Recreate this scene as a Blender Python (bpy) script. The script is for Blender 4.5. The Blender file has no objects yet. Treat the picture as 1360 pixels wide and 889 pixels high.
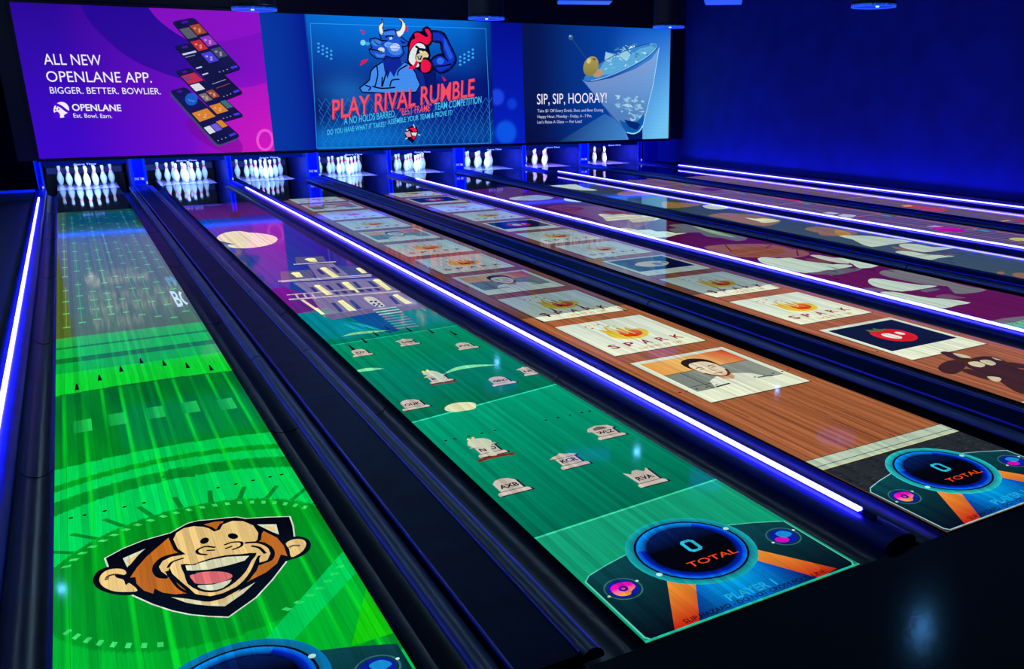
import bpy, math, random
from mathutils import Matrix, Vector
from mathutils.geometry import tessellate_polygon
random.seed(7)
C = bpy.context.scene.collection
W, H = 1360, 889

# ---------------------------------------------------------------- camera
CAM = (0.3258, -2.1897, 1.8590)
YAW, PITCH, ROLL, F, PPX, PPY = 0.53831, 0.31166, 0.00062, 1161.87, 126.65, 48.45
fw = Vector((math.sin(YAW)*math.cos(PITCH), math.cos(YAW)*math.cos(PITCH), -math.sin(PITCH)))
rt = Vector((math.cos(YAW), -math.sin(YAW), 0)); up = rt.cross(fw)
rt, up = rt*math.cos(ROLL)+up*math.sin(ROLL), up*math.cos(ROLL)-rt*math.sin(ROLL)
cd = bpy.data.cameras.new('camera'); cam = bpy.data.objects.new('camera', cd); C.objects.link(cam)
M = Matrix((rt, up, -fw)).transposed().to_4x4(); M.translation = CAM; cam.matrix_world = M
cd.sensor_width = 36; cd.lens = F/W*36; cd.shift_x = -PPX/W; cd.shift_y = PPY/W
cd.clip_start = 0.05; cd.clip_end = 100
bpy.context.scene.camera = cam
def ray(u, v): return fw + rt*((u-W/2-PPX)/F) - up*((v-H/2-PPY)/F)
def onZ(u, v, z=0.0):
    d = ray(u, v); t = (z-CAM[2])/d.z; return (CAM[0]+d.x*t, CAM[1]+d.y*t)
def onY(u, v, y):
    d = ray(u, v); t = (y-CAM[1])/d.y; return (CAM[0]+d.x*t, CAM[2]+d.z*t)

# ---------------------------------------------------------------- colours and materials
def s1(c):
    c = c/255.0
    return c/12.92 if c <= 0.04045 else ((c+0.055)/1.055)**2.4
def s(r, g, b): return (s1(r), s1(g), s1(b))
def mixc(a, b, t): t = max(0, min(1, t)); return tuple(x+(y-x)*t for x, y in zip(a, b))
def mat(name, base, rough=0.5, metal=0.0, spec=0.5, emit=None, es=1.0, bump=None, coat=0.0, var=None):
    m = bpy.data.materials.new(name); m.use_nodes = True; nt = m.node_tree; b = nt.nodes['Principled BSDF']
    b.inputs['Base Color'].default_value = (*base, 1); b.inputs['Roughness'].default_value = rough
    b.inputs['Metallic'].default_value = metal; b.inputs['Specular IOR Level'].default_value = spec
    b.inputs['Coat Weight'].default_value = coat
    if emit: b.inputs['Emission Color'].default_value = (*emit, 1); b.inputs['Emission Strength'].default_value = es
    tc = nt.nodes.new('ShaderNodeTexCoord')
    if var:
        scale, amt = var[0], var[1]
        n = nt.nodes.new('ShaderNodeTexNoise'); n.inputs['Scale'].default_value = scale; n.inputs['Detail'].default_value = 6
        mp = nt.nodes.new('ShaderNodeMapping'); mp.inputs['Scale'].default_value = var[2] if len(var) > 2 else (1, 1, 1)
        nt.links.new(tc.outputs['Object'], mp.inputs[0]); nt.links.new(mp.outputs[0], n.inputs['Vector'])
        r = nt.nodes.new('ShaderNodeMapRange'); r.inputs['From Min'].default_value = .25; r.inputs['From Max'].default_value = .75
        r.inputs['To Min'].default_value = 1-amt; r.inputs['To Max'].default_value = 1+amt
        nt.links.new(n.outputs['Fac'], r.inputs['Value'])
        v = nt.nodes.new('ShaderNodeVectorMath'); v.operation = 'SCALE'; v.inputs[0].default_value = base
        nt.links.new(r.outputs[0], v.inputs['Scale']); nt.links.new(v.outputs[0], b.inputs['Base Color'])
    if bump:
        n = nt.nodes.new('ShaderNodeTexNoise'); n.inputs['Scale'].default_value = bump[0]; n.inputs['Detail'].default_value = 4
        nt.links.new(tc.outputs['Object'], n.inputs['Vector'])
        bp = nt.nodes.new('ShaderNodeBump'); bp.inputs['Strength'].default_value = bump[1]; bp.inputs['Distance'].default_value = 0.01
        nt.links.new(n.outputs['Fac'], bp.inputs['Height']); nt.links.new(bp.outputs[0], b.inputs['Normal'])
    return m

def art_mat(name, strength, lane, dim=None):
    m = bpy.data.materials.new(name); m.use_nodes = True; nt = m.node_tree; L = nt.links; b = nt.nodes['Principled BSDF']
    N = nt.nodes.new
    at = N('ShaderNodeAttribute'); at.attribute_name = 'art'; tc = N('ShaderNodeTexCoord'); sp = N('ShaderNodeSeparateXYZ'); col_out = at.outputs['Color']
    L.new(tc.outputs['Object'], sp.inputs[0])
    def math_(op, a, bb=None, c=None):
        n = N('ShaderNodeMath'); n.operation = op
        for i, x in enumerate((a, bb, c)):
            if x is None: continue
            if isinstance(x, (int, float)): n.inputs[i].default_value = x
            else: L.new(x, n.inputs[i])
        return n.outputs[0]
    if lane:   # 39 maple boards with grain and hairline joints
        q = math_('DIVIDE', sp.outputs[0], 1.0541/39)
        wn = N('ShaderNodeTexWhiteNoise'); wn.noise_dimensions = '1D'; L.new(math_('FLOOR', q), wn.inputs['W'])
        v = math_('MULTIPLY_ADD', wn.outputs['Value'], 0.34, 0.80)
        fr = math_('FRACT', q)
        joint = math_('GREATER_THAN', math_('ABSOLUTE', math_('SUBTRACT', fr, 0.5)), 0.475)
        wn2 = N('ShaderNodeTexWhiteNoise'); wn2.noise_dimensions = '1D'; L.new(math_('ADD', math_('ROUND', q), 77.3), wn2.inputs['W'])
        v = math_('MULTIPLY', v, math_('SUBTRACT', 1.0, math_('MULTIPLY', joint, math_('MULTIPLY', wn2.outputs['Value'], 0.6))))
        mp = N('ShaderNodeMapping'); mp.inputs['Scale'].default_value = (120, 4, 1); L.new(tc.outputs['Object'], mp.inputs[0])
        ns = N('ShaderNodeTexNoise'); ns.inputs['Scale'].default_value = 1; ns.inputs['Detail'].default_value = 5; L.new(mp.outputs[0], ns.inputs['Vector'])
        v = math_('MULTIPLY', v, math_('MULTIPLY_ADD', ns.outputs['Fac'], 0.55, 0.72))
        b.inputs['Base Color'].default_value = (0.012, 0.009, 0.006, 1); b.inputs['Roughness'].default_value = 0.06; b.inputs['Specular IOR Level'].default_value = 0.36
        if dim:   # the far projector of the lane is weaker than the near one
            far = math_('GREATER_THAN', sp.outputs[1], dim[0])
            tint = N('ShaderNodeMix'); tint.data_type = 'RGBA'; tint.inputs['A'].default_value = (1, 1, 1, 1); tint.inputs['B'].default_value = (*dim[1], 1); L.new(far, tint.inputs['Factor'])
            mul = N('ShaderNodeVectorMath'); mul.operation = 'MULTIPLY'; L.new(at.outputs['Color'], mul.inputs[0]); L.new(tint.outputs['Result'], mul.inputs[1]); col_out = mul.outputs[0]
    else:      # rows of diodes
        q = math_('SINE', math_('MULTIPLY', sp.outputs[2], 2*math.pi/0.032))
        v = math_('MULTIPLY_ADD', q, 0.07, 0.97)
        b.inputs['Base Color'].default_value = (0.01, 0.01, 0.012, 1); b.inputs['Roughness'].default_value = 0.6
    sc = N('ShaderNodeVectorMath'); sc.operation = 'SCALE'
    L.new(col_out, sc.inputs[0]); L.new(v, sc.inputs['Scale'])
    L.new(sc.outputs[0], b.inputs['Emission Color']); b.inputs['Emission Strength'].default_value = strength
    if lane: m.cycles.emission_sampling = 'NONE'
    return m

MT = {
 'lane_art': art_mat('projected_picture_on_boards', 1.0, True),
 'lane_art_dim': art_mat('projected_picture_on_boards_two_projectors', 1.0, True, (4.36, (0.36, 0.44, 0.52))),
 'lane_art_far': art_mat('projected_picture_far_lanes', 1.0, True, (1.0, (0.84, 0.86, 0.80))),
 'led_art': art_mat('led_picture', 1.0, False),
 'lane_black': mat('dark_lacquered_lane', (0.004, 0.004, 0.006), 0.05, var=(3, .3, (30, 1, 1))),
 'deck': mat('pin_deck_laminate', (0.34, 0.26, 0.60), 0.12),
 'ink': mat('black_lane_ink', (0.002, 0.002, 0.002), 0.08),
 'gutter': mat('dark_gutter_plastic', (0.014, 0.040, 0.080), 0.34, spec=0.8, bump=(14, .03), var=(4, .4)),
 'cap': mat('black_capping_plastic', (0.002, 0.032, 0.125), 0.45, spec=0.06, bump=(60, .02), var=(5, .4)),
 'divider': mat('blue_divider_plastic', (0.015, 0.04, 0.45), 0.35, spec=0.3, var=(5, .3)),
 'led': mat('blue_white_light_strip', (0.5, 0.5, 0.6), 0.5, emit=(0.045, 0.036, 1.0), es=44.0),
 'approach': mat('black_approach_floor', (0.004, 0.004, 0.005), 0.125, spec=0.5, bump=(40, .02), var=(6, .5, (8, 1, 1))),
 'carpet': mat('dark_carpet', (0.012, 0.03, 0.045), 0.85, bump=(400, .6), var=(60, .6)),
 'wall': mat('painted_wall_blue', (0.004, 0.034, 0.30), 0.85, bump=(90, .15), var=(2, .2)),
 'wall_dark': mat('painted_wall_black', (0.008, 0.008, 0.012), 0.8, bump=(60, .1), var=(2, .2)),
 'ceiling': mat('ceiling_black', (0.004, 0.004, 0.007), 0.9, var=(3, .3)),
 'frame': mat('screen_frame_black', (0.004, 0.004, 0.008), 0.5, var=(6, .3)),
 'kick': mat('blue_kickback_laminate', (0.004, 0.022, 0.42), 0.4, spec=0.3, var=(8, .25)),
 'kick_edge': mat('blue_kickback_edge', (0.03, 0.16, 0.80), 0.3, spec=0.5, var=(8, .2)),
 'kick_white': mat('pale_metal_edge', (0.6, 0.6, 0.9), 0.3, var=(9, .1)),
 'glint_blue': mat('painted_edge_glint', (0.02, 0.06, 0.9), 0.3, var=(9, .1)),
 'lip': mat('blue_lip', (0.0, 0.004, 0.10), 0.5, spec=0.2),
 'rail_c': mat('dark_bumper_rail', (0.06, 0.14, 0.24), 0.40, spec=0.9, var=(5, .3)),
 'void': mat('black_curtain_wall', (0.0015, 0.0015, 0.003), 0.95, spec=0.0, var=(3, .3)),
 'inner': mat('pit_side_panel', (0.004, 0.012, 0.20), 0.5, spec=0.2, var=(5, .3)),
 'curtain': mat('black_pit_curtain', (0.0008, 0.002, 0.022), 0.8, var=(9, .4, (6, 1, 1))),
 'cushion': mat('pit_cushion_vinyl', (0.006, 0.02, 0.22), 0.55, var=(9, .3)),
 'white': mat('white_lettering', (0.85, 0.85, 0.9), 0.4, emit=(0.7, 0.75, 1), es=0.5),
 'pin': mat('white_fluorescent_pin_coating', (0.86, 0.88, 0.90), 0.22, emit=(0.10, 0.27, 0.40), es=0.55, var=(20, .03)),
 'pin_red': mat('fluorescent_red_neck_stripe', (0.95, 0.01, 0.16), 0.25, emit=(0.9, 0.0, 0.22), es=0.75, var=(20, .05)),
 'fix': mat('black_ceiling_fixture', (0.010, 0.012, 0.018), 0.35, var=(9, .3)),
 'fix_glow': mat('blue_glow_face', (0.05, 0.08, 0.3), 0.4, emit=(0.004, 0.045, 0.62), es=0.75, var=(30, .5)),  # blue light falling on the fixture bottoms, put in as emission
 'fix_rim': mat('blue_glow_rim', (0.1, 0.15, 0.5), 0.3, emit=(0.01, 0.10, 1.0), es=0.9),  # received blue light on rims and flat panels, also put in as emission
 'dot': mat('white_lamp_dot', (0.6, 0.8, 1), 0.3, emit=(0.3, 0.55, 1.0), es=2.5),
 'tube': mat('blue_lamp_tube', (0.1, 0.2, 0.9), 0.3, emit=(0.0, 0.05, 1.0), es=6.0),
 'panel_blue': mat('blue_side_panel', (0.002, 0.02, 0.35), 0.6, spec=0.1, var=(4, .2)),
 'spot': mat('blue_white_spot_lens', (0.3, 0.5, 1), 0.3, emit=(0.10, 0.42, 1.0), es=55.0),
 'linear': mat('added_pale_strip_glow', (0.6, 0.7, 0.8), 0.4, emit=(0.45, 0.72, 1.0), es=14.0),
 'rail': mat('blue_skirting_strip', (0.02, 0.1, 0.8), 0.4, emit=(0.0, 0.02, 0.5), es=0.5),
}

# ---------------------------------------------------------------- object helpers
def link(name, verts, faces, mats, parent=None, loc=(0, 0, 0), fmat=None, smooth=False):
    me = bpy.data.meshes.new(name); me.from_pydata([tuple(v) for v in verts], [], faces); me.update()
    for m in (mats if isinstance(mats, list) else [mats]): me.materials.append(m)
    if fmat: me.polygons.foreach_set('material_index', fmat)
    if smooth: me.polygons.foreach_set('use_smooth', [True]*len(me.polygons))
    o = bpy.data.objects.new(name, me); C.objects.link(o); o.location = loc
    if parent: o.parent = parent
    return o
def empty(name, label, cat, loc=(0, 0, 0), group=None):
    o = bpy.data.objects.new(name, None); C.objects.link(o); o.location = loc; o.empty_display_size = 0.1
    return tag(o, label, cat, group)
def tag(o, label, cat, group=None):
    o['label'] = label; o['category'] = cat
    if group: o['group'] = group
    return o
def struct(o): o['kind'] = 'structure'; return o
class MB:
    def __init__(s_): s_.v = []; s_.f = []; s_.m = []
    def box(s_, x0, x1, y0, y1, z0, z1, mi=0):
        n = len(s_.v); s_.v += [(x, y, z) for z in (z0, z1) for y in (y0, y1) for x in (x0, x1)]
        s_.f += [tuple(n+i for i in f) for f in ((0, 2, 3, 1), (4, 5, 7, 6), (0, 1, 5, 4), (2, 6, 7, 3), (0, 4, 6, 2), (1, 3, 7, 5))]
        s_.m += [mi]*6; return s_
    def prism(s_, prof, y0, y1, mi=0, axis='y'):   # profile in (x,z) extruded along y (or in (x,y) along z)
        n = len(s_.v); k = len(prof)
        for t in (y0, y1): s_.v += [((a, t, b) if axis == 'y' else (a, b, t)) for a, b in prof]
        for i in range(k):
            j = (i+1) % k; s_.f.append((n+i, n+j, n+k+j, n+k+i)); s_.m.append(mi)
        for tri in tessellate_polygon([[Vector((a, b, 0)) for a, b in prof]]):
            s_.f.append(tuple(n+i for i in tri)); s_.f.append(tuple(n+k+i for i in reversed(tri))); s_.m += [mi, mi]
        return s_
    def lathe(s_, prof, cx=0, cy=0, n=32, mi=None):
        b0 = len(s_.v)
        for r, z in prof:
            s_.v += [(cx+r*math.cos(2*math.pi*i/n), cy+r*math.sin(2*math.pi*i/n), z) for i in range(n)]
        for k in range(len(prof)-1):
            for i in range(n):
                j = (i+1) % n; a = b0+k*n
                s_.f.append((a+i, a+j, a+n+j, a+n+i)); s_.m.append(mi[k] if mi else 0)
        s_.f.append(tuple(b0+i for i in reversed(range(n)))); s_.m.append(mi[0] if mi else 0)
        a = b0+(len(prof)-1)*n; s_.f.append(tuple(a+i for i in range(n))); s_.m.append(mi[-1] if mi else 0)
        return s_
    def obj(s_, name, mats, parent=None, loc=(0, 0, 0), smooth=False, bevel=0):
        o = link(name, s_.v, s_.f, mats, parent, loc, s_.m, smooth)
        if bevel:
            b = o.modifiers.new('bevel', 'BEVEL'); b.width = bevel; b.segments = 3; b.limit_method = 'ANGLE'
        return o

# ---------------------------------------------------------------- flat artwork: coloured polygons laid in a plane
def crom(pts, n=5, closed=True):
    out = []; k = len(pts)
    for i in range(k if closed else k-1):
        p = [pts[(i+j) % k] if closed else pts[max(0, min(k-1, i+j))] for j in (-1, 0, 1, 2)]
        for t in range(n):
            t = t/n
            out.append(tuple(0.5*((2*p[1][a])+(-p[0][a]+p[2][a])*t+(2*p[0][a]-5*p[1][a]+4*p[2][a]-p[3][a])*t*t+(-p[0][a]+3*p[1][a]-3*p[2][a]+p[3][a])*t**3) for a in (0, 1)))
    if not closed: out.append(tuple(pts[-1]))
    return out
def crop(ox, oy, sc): return lambda pts: [(ox+x/sc, oy+y/sc) for x, y in pts]
def ell(cx, cy, rx, ry, rot=0, n=28, a0=0, a1=2*math.pi):
    c, s_ = math.cos(rot), math.sin(rot); full = abs(a1-a0-2*math.pi) < 1e-6
    return [(cx+rx*math.cos(t)*c-ry*math.sin(t)*s_, cy+rx*math.cos(t)*s_+ry*math.sin(t)*c)
            for t in (a0+(a1-a0)*i/(n if full else n-1) for i in range(n))]
def clip(poly, x0, x1, y0, y1):
    for ax, lim, sg in ((0, x0, 1), (0, x1, -1), (1, y0, 1), (1, y1, -1)):
        out = []; k = len(poly)
        for i in range(k):
            a, b = poly[i], poly[(i+1) % k]; ia, ib = (a[ax]-lim)*sg >= 0, (b[ax]-lim)*sg >= 0
            if ia: out.append(a)
            if ia != ib:
                t = (lim-a[ax])/(b[ax]-a[ax]); out.append((a[0]+(b[0]-a[0])*t, a[1]+(b[1]-a[1])*t))
        poly = out
        if len(poly) < 3: return []
    return poly
FONT = {}
def glyphs(txt, bold=0.0):
    key = (txt, bold)
    if key not in FONT:
        cu = bpy.data.curves.new('t', 'FONT'); cu.body = txt; cu.resolution_u = 3; cu.offset = bold
        ob = bpy.data.objects.new('t', cu); C.objects.link(ob)
        dg = bpy.context.evaluated_depsgraph_get(); me = ob.evaluated_get(dg).to_mesh()
        me.calc_loop_triangles()
        vs = [(v.co.x, v.co.y) for v in me.vertices]; tr = [tuple(t.vertices) for t in me.loop_triangles]
        bpy.data.objects.remove(ob); bpy.data.curves.remove(cu)
        x0 = min(v[0] for v in vs); x1 = max(v[0] for v in vs)
        cap = 0.729 if max(v[1] for v in vs) > 0.6 else 0.55
        FONT[key] = ([((x-x0)/(x1-x0), y/cap) for x, y in vs], tr)
    return FONT[key]
class Art:
    def __init__(s_, plane, bounds, px, step):
        s_.plane = plane; s_.B = bounds; s_.px = px; s_.step = step; s_.v = []; s_.f = []; s_.c = []; s_.k = 0
    def up(s_): s_.k += 1
    def P(s_, a, b, k=None): return s_.plane(a, b, s_.step*(s_.k if k is None else k))
    def grid(s_, nx, ny, fn, box=None):
        x0, x1, y0, y1 = box or s_.B; n = len(s_.v); cs = []
        for j in range(ny+1):
            for i in range(nx+1):
                a, b = x0+(x1-x0)*i/nx, y0+(y1-y0)*j/ny; s_.v.append(s_.P(a, b)); cs.append(fn(a, b))
        for j in range(ny):
            for i in range(nx):
                q = [j*(nx+1)+i, j*(nx+1)+i+1, (j+1)*(nx+1)+i+1, (j+1)*(nx+1)+i]
                s_.f.append(tuple(n+t for t in q)); s_.c += [cs[t] for t in q]
    def poly(s_, pts, col, raw=False, smooth=0):    # raw: already plane coordinates
        if smooth: pts = crom(pts, smooth)
        if not raw: pts = [s_.px(*p) for p in pts]
        pts = clip(pts, *s_.B)
        q = []
        for p in pts:
            if not q or abs(p[0]-q[-1][0])+abs(p[1]-q[-1][1]) > 1e-6: q.append(p)
        if len(q) < 3: return
        n = len(s_.v); s_.v += [s_.P(*p) for p in q]
        for t in tessellate_polygon([[Vector((x, y, 0)) for x, y in q]]):
            a, b, c = (q[i] for i in t)
            if (b[0]-a[0])*(c[1]-a[1])-(b[1]-a[1])*(c[0]-a[0]) < 0: t = tuple(reversed(t))
            s_.f.append(tuple(n+i for i in t))
            s_.c += [(col(*q[i]) if callable(col) else col) for i in t]
    def line(s_, pts, w, col, raw=False, smooth=0, closed=False, taper=False):
        if smooth: pts = crom(pts, smooth, closed)
        if not raw: pts = [s_.px(*p) for p in pts]
        if closed: pts = pts+[pts[0]]
        k = len(pts)
        for i in range(k-1):
            (x0, y0), (x1, y1) = pts[i], pts[i+1]; d = math.hypot(x1-x0, y1-y0)
            if d < 1e-7: continue
            nx, ny = -(y1-y0)/d, (x1-x0)/d; e = w*0.25
            wa = w*(math.sin(math.pi*min(1, max(0.02, i/(k-1)))) if taper else 1)/2; wb = w*(math.sin(math.pi*max(0.02, min(.98, (i+1)/(k-1)))) if taper else 1)/2
            ex, ey = (x1-x0)/d*e, (y1-y0)/d*e
            s_.poly([(x0-ex+nx*wa, y0-ey+ny*wa), (x0-ex-nx*wa, y0-ey-ny*wa), (x1+ex-nx*wb, y1+ey-ny*wb), (x1+ex+nx*wb, y1+ey+ny*wb)], col, True)
    def text(s_, txt, p0, p1, h, col, bold=0.0, shear=0.0, raw=False, upv=(0, 1)):
        a = p0 if raw else s_.px(*p0); b = p1 if raw else s_.px(*p1)
        if not raw:
            q = s_.px(p0[0], p0[1]-h); hh = abs(q[1]-a[1])
        else: hh = h
        ex, ey = b[0]-a[0], b[1]-a[1]; gv, tr = glyphs(txt, bold); n = len(s_.v)
        pts = [(a[0]+ex*x+upv[0]*hh*y+shear*hh*y, a[1]+ey*x+upv[1]*hh*y) for x, y in gv]
        x0, x1, y0, y1 = s_.B
        for t in tr:
            if all(x0 <= pts[i][0] <= x1 and y0 <= pts[i][1] <= y1 for i in t):
                n = len(s_.v); s_.v += [s_.P(*pts[i]) for i in t]; s_.f.append((n, n+1, n+2)); s_.c += [col]*3
    def obj(s_, name, m, parent, loc=(0, 0, 0)):
        o = link(name, s_.v, s_.f, m, parent, loc)
        at = o.data.color_attributes.new('art', 'FLOAT_COLOR', 'CORNER')
        flat = []
        for c in s_.c: flat += [c[0], c[1], c[2], 1.0]
        at.data.foreach_set('color', flat)
        return o

# ---------------------------------------------------------------- layout (metres, y = 0 at the foul line)
LW = 1.0541; P12, P23 = 1.79424, 1.58474
LX = [((n)//2)*(P12+P23)+(n % 2)*P12 for n in range(8)]
Y_DECK, Y_PIN, Y_PROJ = 17.85, 18.288, 14.15
Y_SCR, Y_KICK = 16.4, 17.8
XR_WALL, XL_WALL = 13.62, -2.6
GUT = 0.24
DIV_X = [-0.2655, LX[1]+LW+0.2655, LX[3]+LW+0.2655, LX[5]+LW+0.2655, LX[7]+LW+0.2655]
SHORT = ['green lane with the monkey face', 'teal lane with gravestones', 'wood lane with the portrait card', 'wood lane with the tomato card',
         'maroon lane with pale clouds', 'grey-green lane with tan islands', 'grid lane with magenta disc', 'wall-side lane']
LABEL = ['bowling lane lit with a bright green picture and laughing monkey face',
         'bowling lane lit with a purple mansion and teal graveyard picture',
         'bowling lane lit with wood picture, fire cards and a man portrait card',
         'bowling lane lit with wood picture, fire cards and a red tomato card',
         'bowling lane lit with a maroon picture of rocks and pale clouds',
         'bowling lane lit with a grey-green picture of tan islands and clouds',
         'bowling lane lit with grey grid picture, orange outlines and magenta disc',
         'farthest bowling lane, grey grid picture, right beside the blue wall']

# ---- room shell
struct(MB().box(XL_WALL, XR_WALL, -6, 22, -0.42, -0.30).obj('floor', MT['ceiling']))
struct(MB().box(XL_WALL, XR_WALL+0.2, -6, 22, 4.1, 4.3).obj('ceiling', MT['ceiling']))
struct(MB().box(XR_WALL, XR_WALL+0.2, -6, 22, -0.42, 4.3).obj('wall_right', MT['wall']))
struct(MB().box(XL_WALL-0.2, XL_WALL, -6, 22, -0.42, 4.3).obj('wall_left', MT['wall_dark']))
struct(MB().box(XL_WALL-0.2, XR_WALL+0.2, 22, 22.2, -0.42, 4.3).obj('wall_back', MT['wall_dark']))
struct(MB().box(XL_WALL-0.2, XR_WALL+0.2, -6.2, -6, -0.42, 4.3).obj('wall_front', MT['wall_dark']))
struct(MB().box(XL_WALL, XR_WALL, -6, -0.004, -0.30, -0.0005).obj('floor_approach', MT['approach']))
struct(MB().box(XL_WALL, DIV_X[0]-0.098, 0.0, 17.8, -0.30, -0.001).obj('floor_walkway', MT['carpet']))
struct(MB().box(XL_WALL, DIV_X[0]-0.07, 17.8, 17.86, -0.3, 4.1).obj('wall_rear_left', MT['void']))
struct(MB().box(XL_WALL, DIV_X[0]-0.09, 17.775, 17.8, 0.0, 0.05).obj('trim_1', MT['rail']))
# dark facing between the video wall and the side walls, and above the screens
struct(MB().box(13.19, XR_WALL, Y_SCR, Y_SCR+0.06, 0.67, 4.1).obj('wall_masking_right', MT['frame']))
struct(MB().box(XL_WALL, 13.19, Y_SCR+0.02, Y_SCR+0.08, 3.30, 4.1).obj('wall_masking_top', MT['frame']))
struct(MB().box(-0.48, -0.20, Y_SCR+0.02, Y_SCR+0.08, 0.66, 3.30).obj('wall_masking_left', MT['frame']))
struct(MB().box(13.20, XR_WALL, 17.50, 17.56, -0.3, 0.9).obj('wall_rear_right', MT['panel_blue']))

# ---- pins
prof = [(0.0258, 0), (0.0300, 0.006), (0.0357, 0.019), (0.0440, 0.038), (0.0497, 0.057), (0.0570, 0.086), (0.0605, 0.114), (0.0596, 0.140),
        (0.0535, 0.165), (0.0470, 0.184), (0.0385, 0.210), (0.0314, 0.232), (0.0268, 0.248), (0.0262, 0.251), (0.0240, 0.263), (0.0239, 0.264),
        (0.0231, 0.272), (0.0228, 0.276), (0.0231, 0.284), (0.0233, 0.286), (0.0237, 0.298), (0.0262, 0.315), (0.0300, 0.332), (0.0323, 0.348),
        (0.0315, 0.360), (0.0270, 0.371), (0.0190, 0.378), (0.0080, 0.381)]
pin_mi = [1 if (0.247 < (a[1]+b[1])/2 < 0.2635 or 0.270 < (a[1]+b[1])/2 < 0.290) else 0 for a, b in zip(prof, prof[1:])]+[0]
POS = [(0, 0, 'front pin'), (-1, 1, 'left pin of the second row'), (1, 1, 'right pin of the second row'), (-2, 2, 'left pin of the third row'),
       (0, 2, 'middle pin of the third row'), (2, 2, 'right pin of the third row'), (-3, 3, 'leftmost back-row pin'),
       (-1, 3, 'inner left back-row pin'), (1, 3, 'inner right back-row pin'), (3, 3, 'rightmost back-row pin')]
pin0 = MB().lathe(prof, n=28, mi=pin_mi).obj('bowling_pin', [MT['pin'], MT['pin_red']], smooth=True)
first = True
for n in range(8):
    for dx, dy, lab in POS:
        p = pin0 if first else pin0.copy()
        if not first: C.objects.link(p)
        first = False
        p.location = (LX[n]+LW/2+dx*0.1524, Y_PIN+dy*0.2640, 0.0015)
        p.rotation_euler = (0, 0, random.random()*6)
        tag(p, 'white red-necked %s on the %s' % (lab, SHORT[n]), 'bowling pin', 'bowling pins of the '+SHORT[n])

# ---- gutters, cappings and dividers
def gutter_mesh(side, width):
    mb = MB(); k = 14; r = width/2; cx = -r if side < 0 else LW+r; dp = 0.078
    inner = [(cx-r*math.cos(math.pi*i/k), -0.012-dp*math.sin(math.pi*i/k)) for i in range(k+1)]
    outer = [(cx-(r-0.001)*math.cos(math.pi*i/k)*1.0, -0.022-(dp+0.004)*math.sin(math.pi*i/k)) for i in range(k+1)]
    pr = inner+list(reversed(outer)); y = 0.01
    while y < 17.7:      # overlapping sections, joints show as faint steps
        y2 = min(y+2.95, 17.70); n = len(mb.v); K = len(pr)
        for t, dz in ((y, 0.003), (y2, -0.001)): mb.v += [(a, t, b+dz) for a, b in pr]
        for i in range(K):
            j = (i+1) % K; mb.f.append((n+i, n+K+i, n+K+j, n+j)); mb.m.append(0)
        for i in range(k):
            mb.f.append((n+i, n+i+1, n+K-2-i, n+K-1-i)); mb.m.append(0)
            mb.f.append((n+K+i, n+K+K-1-i, n+K+K-2-i, n+K+i+1)); mb.m.append(0)
        y = y2
    return mb
def rounded(x0, x1, z0, z1, r, k=5):
    pts = [(x0, z0), (x1, z0)]
    pts += [(x1-r+r*math.cos(math.pi/2*i/k), z1-r+r*math.sin(math.pi/2*i/k)) for i in range(k+1)]
    pts += [(x0+r-r*math.sin(math.pi/2*i/k), z1-r+r*math.cos(math.pi/2*i/k)) for i in range(k+1)]
    return pts
CAPL = ['monkey lane and graveyard lane', 'portrait card lane and tomato card lane', 'maroon cloud lane and grey-green lane', 'magenta disc lane and wall-side lane']
for i in range(4):
    x0 = LX[2*i]+LW+GUT+0.004; x1 = LX[2*i+1]-GUT-0.004
    t = empty('ball_return_track', 'wide black covered ball return track between %s' % CAPL[i], 'ball return track', ((x0+x1)/2, 0, 0), 'ball return tracks between lanes')
    w = (x1-x0)/2
    MB().box(-w+0.012, w-0.012, 0.02, 17.74, -0.30, 0.018).obj('base', MT['cap'], t)
    ys = [0.02, 3.1, 6.9, 8.6, 11.6, 14.7, 17.74]
    for a, b in zip(ys, ys[1:]):
        MB().prism(rounded(-w, w, 0.016, 0.040, 0.014), a+0.002, b-0.002).obj('cover_panel', MT['cap'], t)
    for q in (-1, 1):
        MB().prism(rounded(q*w*0.93-0.006, q*w*0.93+0.006, 0.036, 0.047, 0.004, 3), 0.03, 17.7).obj('edge_glint_trim', MT['glint_blue'], t)  # thin edge strips, coloured blue for the strip light caught there
DIVL = ['left of the green monkey lane', 'between graveyard lane and portrait card lane', 'between tomato card lane and maroon lane',
        'between grey-green lane and magenta disc lane', 'along the foot of the blue right wall']
for i, x in enumerate(DIV_X):
    t = empty('lane_divider', 'dark blue lane divider with glowing light strip %s' % DIVL[i], 'lane divider', (x, 0, 0), 'lit lane dividers')
    hw = 0.094
    arc = [(hw*math.cos(math.pi/2*j/8), 0.002+0.048*math.sin(math.pi/2*j/8)) for j in range(8)]
    body = [(-hw, -0.30), (hw, -0.30)]+arc+[(0.010, 0.050), (-0.010, 0.050)]+[(-x_, z_) for x_, z_ in reversed(arc)]
    MB().prism(body, 0.03, 17.74).obj('body', MT['divider'], t)
    MB().box(-0.006, 0.006, 0.25, 16.02, 0.050, 0.060).obj('light_channel', MT['cap'], t)
    MB().prism([(-0.0145, 0.060), (0.0145, 0.060)]+[(0.0145*math.cos(math.pi*j/6), 0.068+0.010*math.sin(math.pi*j/6)) for j in range(7)], 0.27, 16.0).obj('light_strip', MT['led'], t)
    MB().prism([(-0.012, 0.052), (0.012, 0.052), (0.009, 0.074), (-0.009, 0.074)], 0.18, 0.248).obj('end_cap', MT['cap'], t)
struct(MB().box(DIV_X[4]+0.097, XR_WALL, 0.0, 17.5, -0.30, 0.055).obj('trim_2', MT['wall_dark']))
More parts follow.
